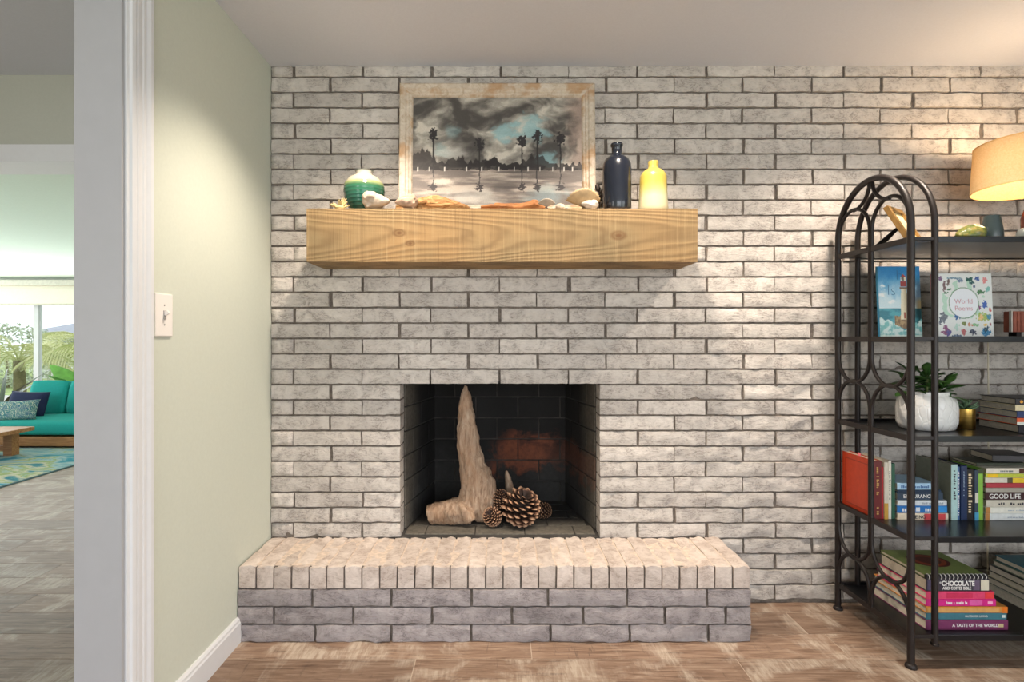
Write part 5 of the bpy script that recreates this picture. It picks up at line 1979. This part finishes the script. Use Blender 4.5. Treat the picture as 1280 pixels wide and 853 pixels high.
# ------------------------------------------------------------------ SUNROOM FURNITURE
m, nt, b = newmat('blue_green_rug')
v = coords(nt, 'Object')
rot = nd(nt, 'Mapping', {'Vector': v, 'Rotation': (0, 0, 0.5), 'Scale': (0.9, 1.8, 1)})
n = ntex(nt, rot.outputs[0], 1.5, 6, 0.62, 1.2)
c = ramp(nt, n, [(0.30, S(40, 92, 140)), (0.40, S(56, 150, 170)), (0.48, S(176, 196, 196)), (0.53, S(150, 170, 100)), (0.58, S(214, 206, 180)), (0.66, S(60, 140, 150)), (0.78, S(30, 84, 130))])
setin(nt, b.inputs['Base Color'], c)
b.inputs['Roughness'].default_value = 0.95
bump(nt, b, ntex(nt, v, 160, 3), 0.3, 0.004)
M_RUG = m
rug = thing('area_rug', 'abstract blue, green and cream area rug under the sunroom sofa', 'rug', (-5.6, 5.5, 0))
MB().box(-1.9, 1.56, -1.9, 1.2, 0.0, 0.012).obj('pile', M_RUG, rug, bevel=0.003)
MB().box(-1.92, 1.58, -1.92, -1.9, 0.0, 0.010).box(-1.92, 1.58, 1.2, 1.22, 0, 0.010).box(1.56, 1.58, -1.92, 1.22, 0, 0.010).box(-1.92, -1.9, -1.92, 1.22, 0, 0.010).obj('binding', simple('rug_edge', S(90, 120, 124), 0.9), rug)

M_TEAL = simple('teal_upholstery', S(20, 158, 150), 0.9, var=0.05, scale=120, bmp=0.15)
so = thing('sofa', 'low teal sofa on a teak platform by the sunroom window', 'sofa', (-5.5, 6.0, 0.012))
MB().box(-1.6, 1.3, 0.0, 0.9, 0.02, 0.118).obj('platform', M_TEAK, so, bevel=0.006)
MB().box(-1.5, 1.2, 0.06, 0.84, 0.0, 0.03).obj('plinth', M_BLACKMETAL, so)


def cushion(w, d, h, puff=0.03, n=10):
    def disp(p, u):
        e_ = (1 - abs(u.x) ** 4) * (1 - abs(u.y) ** 4) * (1 - abs(u.z) ** 8)
        r = Vector((-u.x * 0.009 * (abs(u.y) ** 6 + abs(u.z) ** 6), -u.y * 0.012 * (abs(u.x) ** 6 + abs(u.z) ** 6), 0))
        zf = puff * (1 - u.x ** 2) * (1 - u.y ** 2) * (1 if u.z > 0 else -0.3) * (abs(u.z) > 0.9)
        yf = puff * 0.4 * (1 - u.x ** 2) * (1 - u.z ** 2) * u.y * (abs(u.y) > 0.9)
        rz_ = -u.z * 0.012 * max(abs(u.x), abs(u.y)) ** 8
        return r + Vector((0, yf, zf + rz_))
    return rough_box('cushion', w, d, h, n, n, 5, disp, sharp=None)


for xc, w_ in ((-0.9, 1.35), (0.55, 1.45)):
    new_obj('seat_cushion', cushion(w_, 0.86, 0.155, 0.012), M_TEAL, so, (xc, 0.44, 0.128 + 0.078))
for xc in (0.02, 0.49, 0.96):
    o = new_obj('back_cushion', cushion(0.455, 0.17, 0.40, 0.008), M_TEAL, so, (xc, 0.74, 0.275 + 0.20), (-0.22, 0, 0))
MB().box(-1.6, 1.3, 0.86, 0.90, 0.1, 0.40).obj('back_board', M_TEAK, so, bevel=0.005)


def pillow_mesh(w, h, t, n=14):
    v, f = [], []
    for s_ in (1, -1):
        for j in range(n + 1):
            for i in range(n + 1):
                a, b2 = i / n * 2 - 1, j / n * 2 - 1
                pin = 1 - 0.06 * (1 - b2 * b2) * abs(a) ** 3
                pin2 = 1 - 0.06 * (1 - a * a) * abs(b2) ** 3
                th = t / 2 * ((1 - a ** 4) * (1 - b2 ** 4)) ** 0.5
                v.append((a * w / 2 * pin, s_ * -th, b2 * h / 2 * pin2))
    N = (n + 1) ** 2
    for s_ in (0, 1):
        for j in range(n):
            for i in range(n):
                a = s_ * N + j * (n + 1) + i
                q = (a, a + 1, a + n + 2, a + n + 1)
                f.append(q if s_ == 0 else q[::-1])
    me = mesh('pillow', v, f, True)
    bm = bmesh.new(); bm.from_mesh(me)
    bmesh.ops.remove_doubles(bm, verts=bm.verts, dist=0.0004)
    bm.to_mesh(me); bm.free()
    me.polygons.foreach_set('use_smooth', [True] * len(me.polygons))
    return me


o = new_obj('throw_pillow', pillow_mesh(0.46, 0.31, 0.13), simple('navy_fabric', S(32, 40, 76), 0.9, var=0.06, scale=90), None, (PX(31, 6.42), 6.46, 0.435), (-0.3, 0.03, 0))
tag(o, 'plain navy throw pillow on the teal sofa', 'pillow')
m, nt, b = newmat('paisley_fabric')
v = coords(nt)
vo = nd(nt, 'TexVoronoi', {'Vector': v, 'Scale': 14.0})
n = ntex(nt, v, 20, 4, 0.6, 1.5)
wv = mth(nt, 'SINE', mth(nt, 'MULTIPLY', mth(nt, 'ADD', vo.outputs['Distance'], mth(nt, 'MULTIPLY', n, 0.3)), 34.0))
c = ramp(nt, wv, [(0.25, S(70, 128, 130)), (0.45, S(196, 206, 186)), (0.62, S(120, 150, 88)), (0.8, S(206, 210, 196))])
setin(nt, b.inputs['Base Color'], mixn(nt, ramp(nt, n, [(0.45, 0.0), (0.6, 0.6)]), c, S(60, 100, 136)))
b.inputs['Roughness'].default_value = 0.9
o = new_obj('throw_pillow', pillow_mesh(0.52, 0.23, 0.11), m, None, (PX(21, 6.22), 6.20, 0.395), (-0.35, -0.06, 0))
tag(o, 'green and blue patterned lumbar pillow in front of the navy pillow', 'pillow')

ct = thing('coffee_table', 'low teak coffee table with thick legs on the rug', 'coffee table', (-5.25, 5.4, 0.012))
MB().box(-0.65, 0.44, -0.38, 0.30, 0.245, 0.285).obj('table_top', M_TEAK, ct, bevel=0.006)
for xx_ in (-0.50, 0.20):
    for yy_ in (-0.30, 0.20):
        MB().box(xx_, xx_ + 0.09, yy_, yy_ + 0.09, 0, 0.246).obj('leg', M_TEAK, ct, bevel=0.003)
MB().box(-0.45, 0.25, -0.275, -0.235, 0.04, 0.10).obj('stretcher', M_TEAK, ct, bevel=0.003)
MB().box(-0.45, 0.25, 0.225, 0.265, 0.04, 0.10).obj('stretcher', M_TEAK, ct, bevel=0.003)

# houseplant behind the sofa
hp = thing('houseplant', 'broad-leaved houseplant in a grey pot behind the teal sofa', 'potted plant', (-5.5, 7.3, 0))
MB().lathe([(0.12, 0), (0.14, 0.01), (0.17, 0.28), (0.18, 0.30), (0.165, 0.30), (0.16, 0.27), (0.001, 0.26)], 28).obj('pot', simple('grey_pot', S(150, 150, 148), 0.7), hp, smooth=True, angle=0.8)
M_BANANA = simple('banana_leaf', S(112, 170, 74), 0.5, var=0.12, scale=10)
big = leaf_mesh('leaf', 0.62, 0.22, -0.10, round_=0.8, nu=12)
for k, (el, az, zz_) in enumerate(((0.75, 3.14, 0.47), (0.9, 2.3, 0.50), (1.1, 0.3, 0.48), (0.7, 4.6, 0.40), (0.75, 5.6, 0.46))):
    MB().tube([(0, 0, 0.25), (0.01 * math.cos(az), 0.01 * math.sin(az), zz_)], 0.010, 7).obj('stem', M_BANANA, hp)
    o = new_obj('leaf', big, M_BANANA, hp, (0.01 * math.cos(az), 0.01 * math.sin(az), zz_))
    o.rotation_euler = (-0.7 if k == 0 else 0, -el, az)
ag = thing('spiky_plant', 'dark strap-leaved plant in a pot at the left of the sofa pillows', 'potted plant', (-6.75, 7.45, 0))
MB().lathe([(0.12, 0), (0.15, 0.26), (0.155, 0.28), (0.14, 0.28), (0.001, 0.25)], 24).obj('pot', simple('clay_pot', S(150, 104, 80), 0.8), ag, smooth=True, angle=0.8)
dk = leaf_mesh('leaf', 0.95, 0.055, -0.25, round_=0.5, nu=12)
M_STRAP = simple('dark_strap_leaf', S(44, 62, 44), 0.5, var=0.1)
for k in range(12):
    o = new_obj('leaf', dk, M_STRAP, ag, (0, 0, 0.25))
    o.rotation_euler = (0, -(0.50 + 0.5 * ((k * 7) % 5) / 5), k * 2 * math.pi / 12 + 0.12)

# ------------------------------------------------------------------ GARDEN BEYOND THE SUNROOM
m, nt, b = newmat('palm_leaflet')
oi = nt.nodes.new('ShaderNodeObjectInfo')
setin(nt, b.inputs['Base Color'], mixn(nt, ntex(nt, coords(nt), 2.5), S(150, 164, 84), S(238, 234, 186)))
b.inputs['Roughness'].default_value = 0.6
M_PALM = m
M_TRUNK = simple('palm_trunk', S(120, 112, 84), 0.9, var=0.2, scale=12, bmp=0.5)


def frond_mesh(L, droop):
    v, f = [], []
    N = 20
    pts = [Vector((L * t, 0, 1.0 * L * t - droop * L * t * t)) for t in [i / N for i in range(N + 1)]]
    mb = MB().tube(pts, [0.018 * (1 - 0.8 * i / N) for i in range(N + 1)], 5)
    for i in range(3, N + 1):
        t = i / N
        ll = 0.42 * L * math.sin(math.pi * min(1, 0.15 + 0.8 * t)) + 0.06
        for s_ in (-1, 1):
            d = Vector((0.55, s_ * 0.8, -0.35)).normalized()
            p0 = pts[i]
            p1 = p0 + d * ll * 0.6
            p2 = p0 + d * ll + Vector((0, 0, -0.22 * ll))
            w = Vector((0.010, 0, 0.003))
            mb.add([p0 - w, p0 + w, p1 + w, p2, p1 - w], [(0, 1, 2, 4), (4, 2, 3)])
    return mb.mesh('frond')


fm = [frond_mesh(1.1, 0.95), frond_mesh(0.95, 1.25)]
for lb, (px_, py_, hgt, n_) in (('feathery palm outside the left sunroom pane', (-9.25, 10.6, 0.78, 13)), ('feathery palm outside the right sunroom pane', (-8.25, 11.0, 0.82, 13))):
    p = thing('palm_tree', lb, 'palm', (px_, py_, -0.3), group='garden palms')
    MB().tube([(0, 0, 0), (0.02, 0, hgt * 0.5), (0, 0, hgt + 0.3)], [0.13, 0.11, 0.09], 12, amp=0.1).obj('trunk', M_TRUNK, p, smooth=True)
    rnd = random.Random(px_)
    for k in range(n_):
        o = new_obj('frond', fm[k % 2], M_PALM, p, (0, 0, hgt + 0.28), (0, -0.6 * (k % 3) / 2 + 0.2, k * 2.399))
# hedge shrub and neighbour's roof, far conifer
def shrub(label, loc, sx_, sy_, sz_, mat, n_=900, leaf=0.10, seed=1, name='shrub', cat='shrub', cone=False):
    e = thing(name, label, cat, loc)
    rnd = random.Random(seed)
    mb = MB()
    for k in range(n_):
        a = rnd.uniform(0, 2 * math.pi)
        if cone:
            t = rnd.random()
            tier = 0.55 + 0.45 * math.sin(t * 30)
            r = (1 - t) * tier * rnd.uniform(0.3, 1.0)
            c_ = Vector((sx_ * r * math.cos(a), sy_ * r * math.sin(a), sz_ * (0.15 + 0.85 * t)))
        else:
            u = rnd.uniform(-1, 1)
            r = rnd.uniform(0.75, 1.0)
            q = math.sqrt(1 - u * u)
            c_ = Vector((sx_ * r * q * math.cos(a), sy_ * r * q * math.sin(a), sz_ * 0.5 * (1 + u * r)))
        d1 = Vector((rnd.uniform(-1, 1), rnd.uniform(-1, 1), rnd.uniform(-1, 1))).normalized() * leaf
        d2 = d1.cross(Vector((rnd.uniform(-1, 1), rnd.uniform(-1, 1), rnd.uniform(-1, 1)))).normalized() * leaf * 0.45
        mb.add([c_ - d1, c_ + d2, c_ + d1, c_ - d2], [(0, 1, 2, 3)])
    tag(mb.obj('foliage', mat, e), kind='stuff')
    MB().tube([(0, 0, 0), (0, 0, sz_ * (0.9 if cone else 0.5))], [0.06, 0.03], 8).obj('stem', M_TRUNK, e)
    return e


M_HEDGE = simple('hedge_leaf', S(176, 184, 160), 0.8, var=0.25, scale=6)
M_CONIF = simple('conifer_leaf', S(120, 132, 132), 0.9, var=0.15, scale=3)
shrub('distant grey-green tree line seen through the left pane', (-15.2, 17.0, -0.3), 2.0, 1.2, 2.0, M_HEDGE, 2600, 0.07, 2, 'garden_tree', 'tree')
shrub('distant layered conifer rising above the neighbouring roof', (-20.2, 27.0, -0.3), 1.2, 1.0, 4.9, M_CONIF, 1100, 0.2, 3, 'conifer', 'tree', True)
shrub('low pale shrub below the right-hand palm', (-9.6, 14.6, -0.3), 0.9, 0.7, 1.1, M_HEDGE, 800, 0.09, 5)
nb_ = thing('neighbour_house', 'pale neighbouring house with a low grey hip roof behind the garden', 'house', (-15.2, 21.0, -0.3))
MB().box(-2.6, 4.5, 0, 4, 0, 1.75).obj('wall', simple('pale_stucco', S(226, 226, 222), 0.9), nb_)
hr = MB()
hr.add([(-2.9, -0.3, 1.72), (4.8, -0.3, 1.72), (4.8, 4.3, 1.72), (-2.9, 4.3, 1.72), (-0.9, 2.0, 2.45), (3.0, 2.0, 2.45)],
       [(0, 1, 5, 4), (1, 2, 5), (2, 3, 4, 5), (3, 0, 4), (3, 2, 1, 0)])
hr.obj('roof', simple('grey_roof', S(150, 154, 160), 0.9, var=0.1), nb_)
MB().box(-1.4, -0.4, -0.02, 0.02, 0.8, 1.5).obj('window', simple('house_window', S(110, 124, 136), 0.2), nb_)
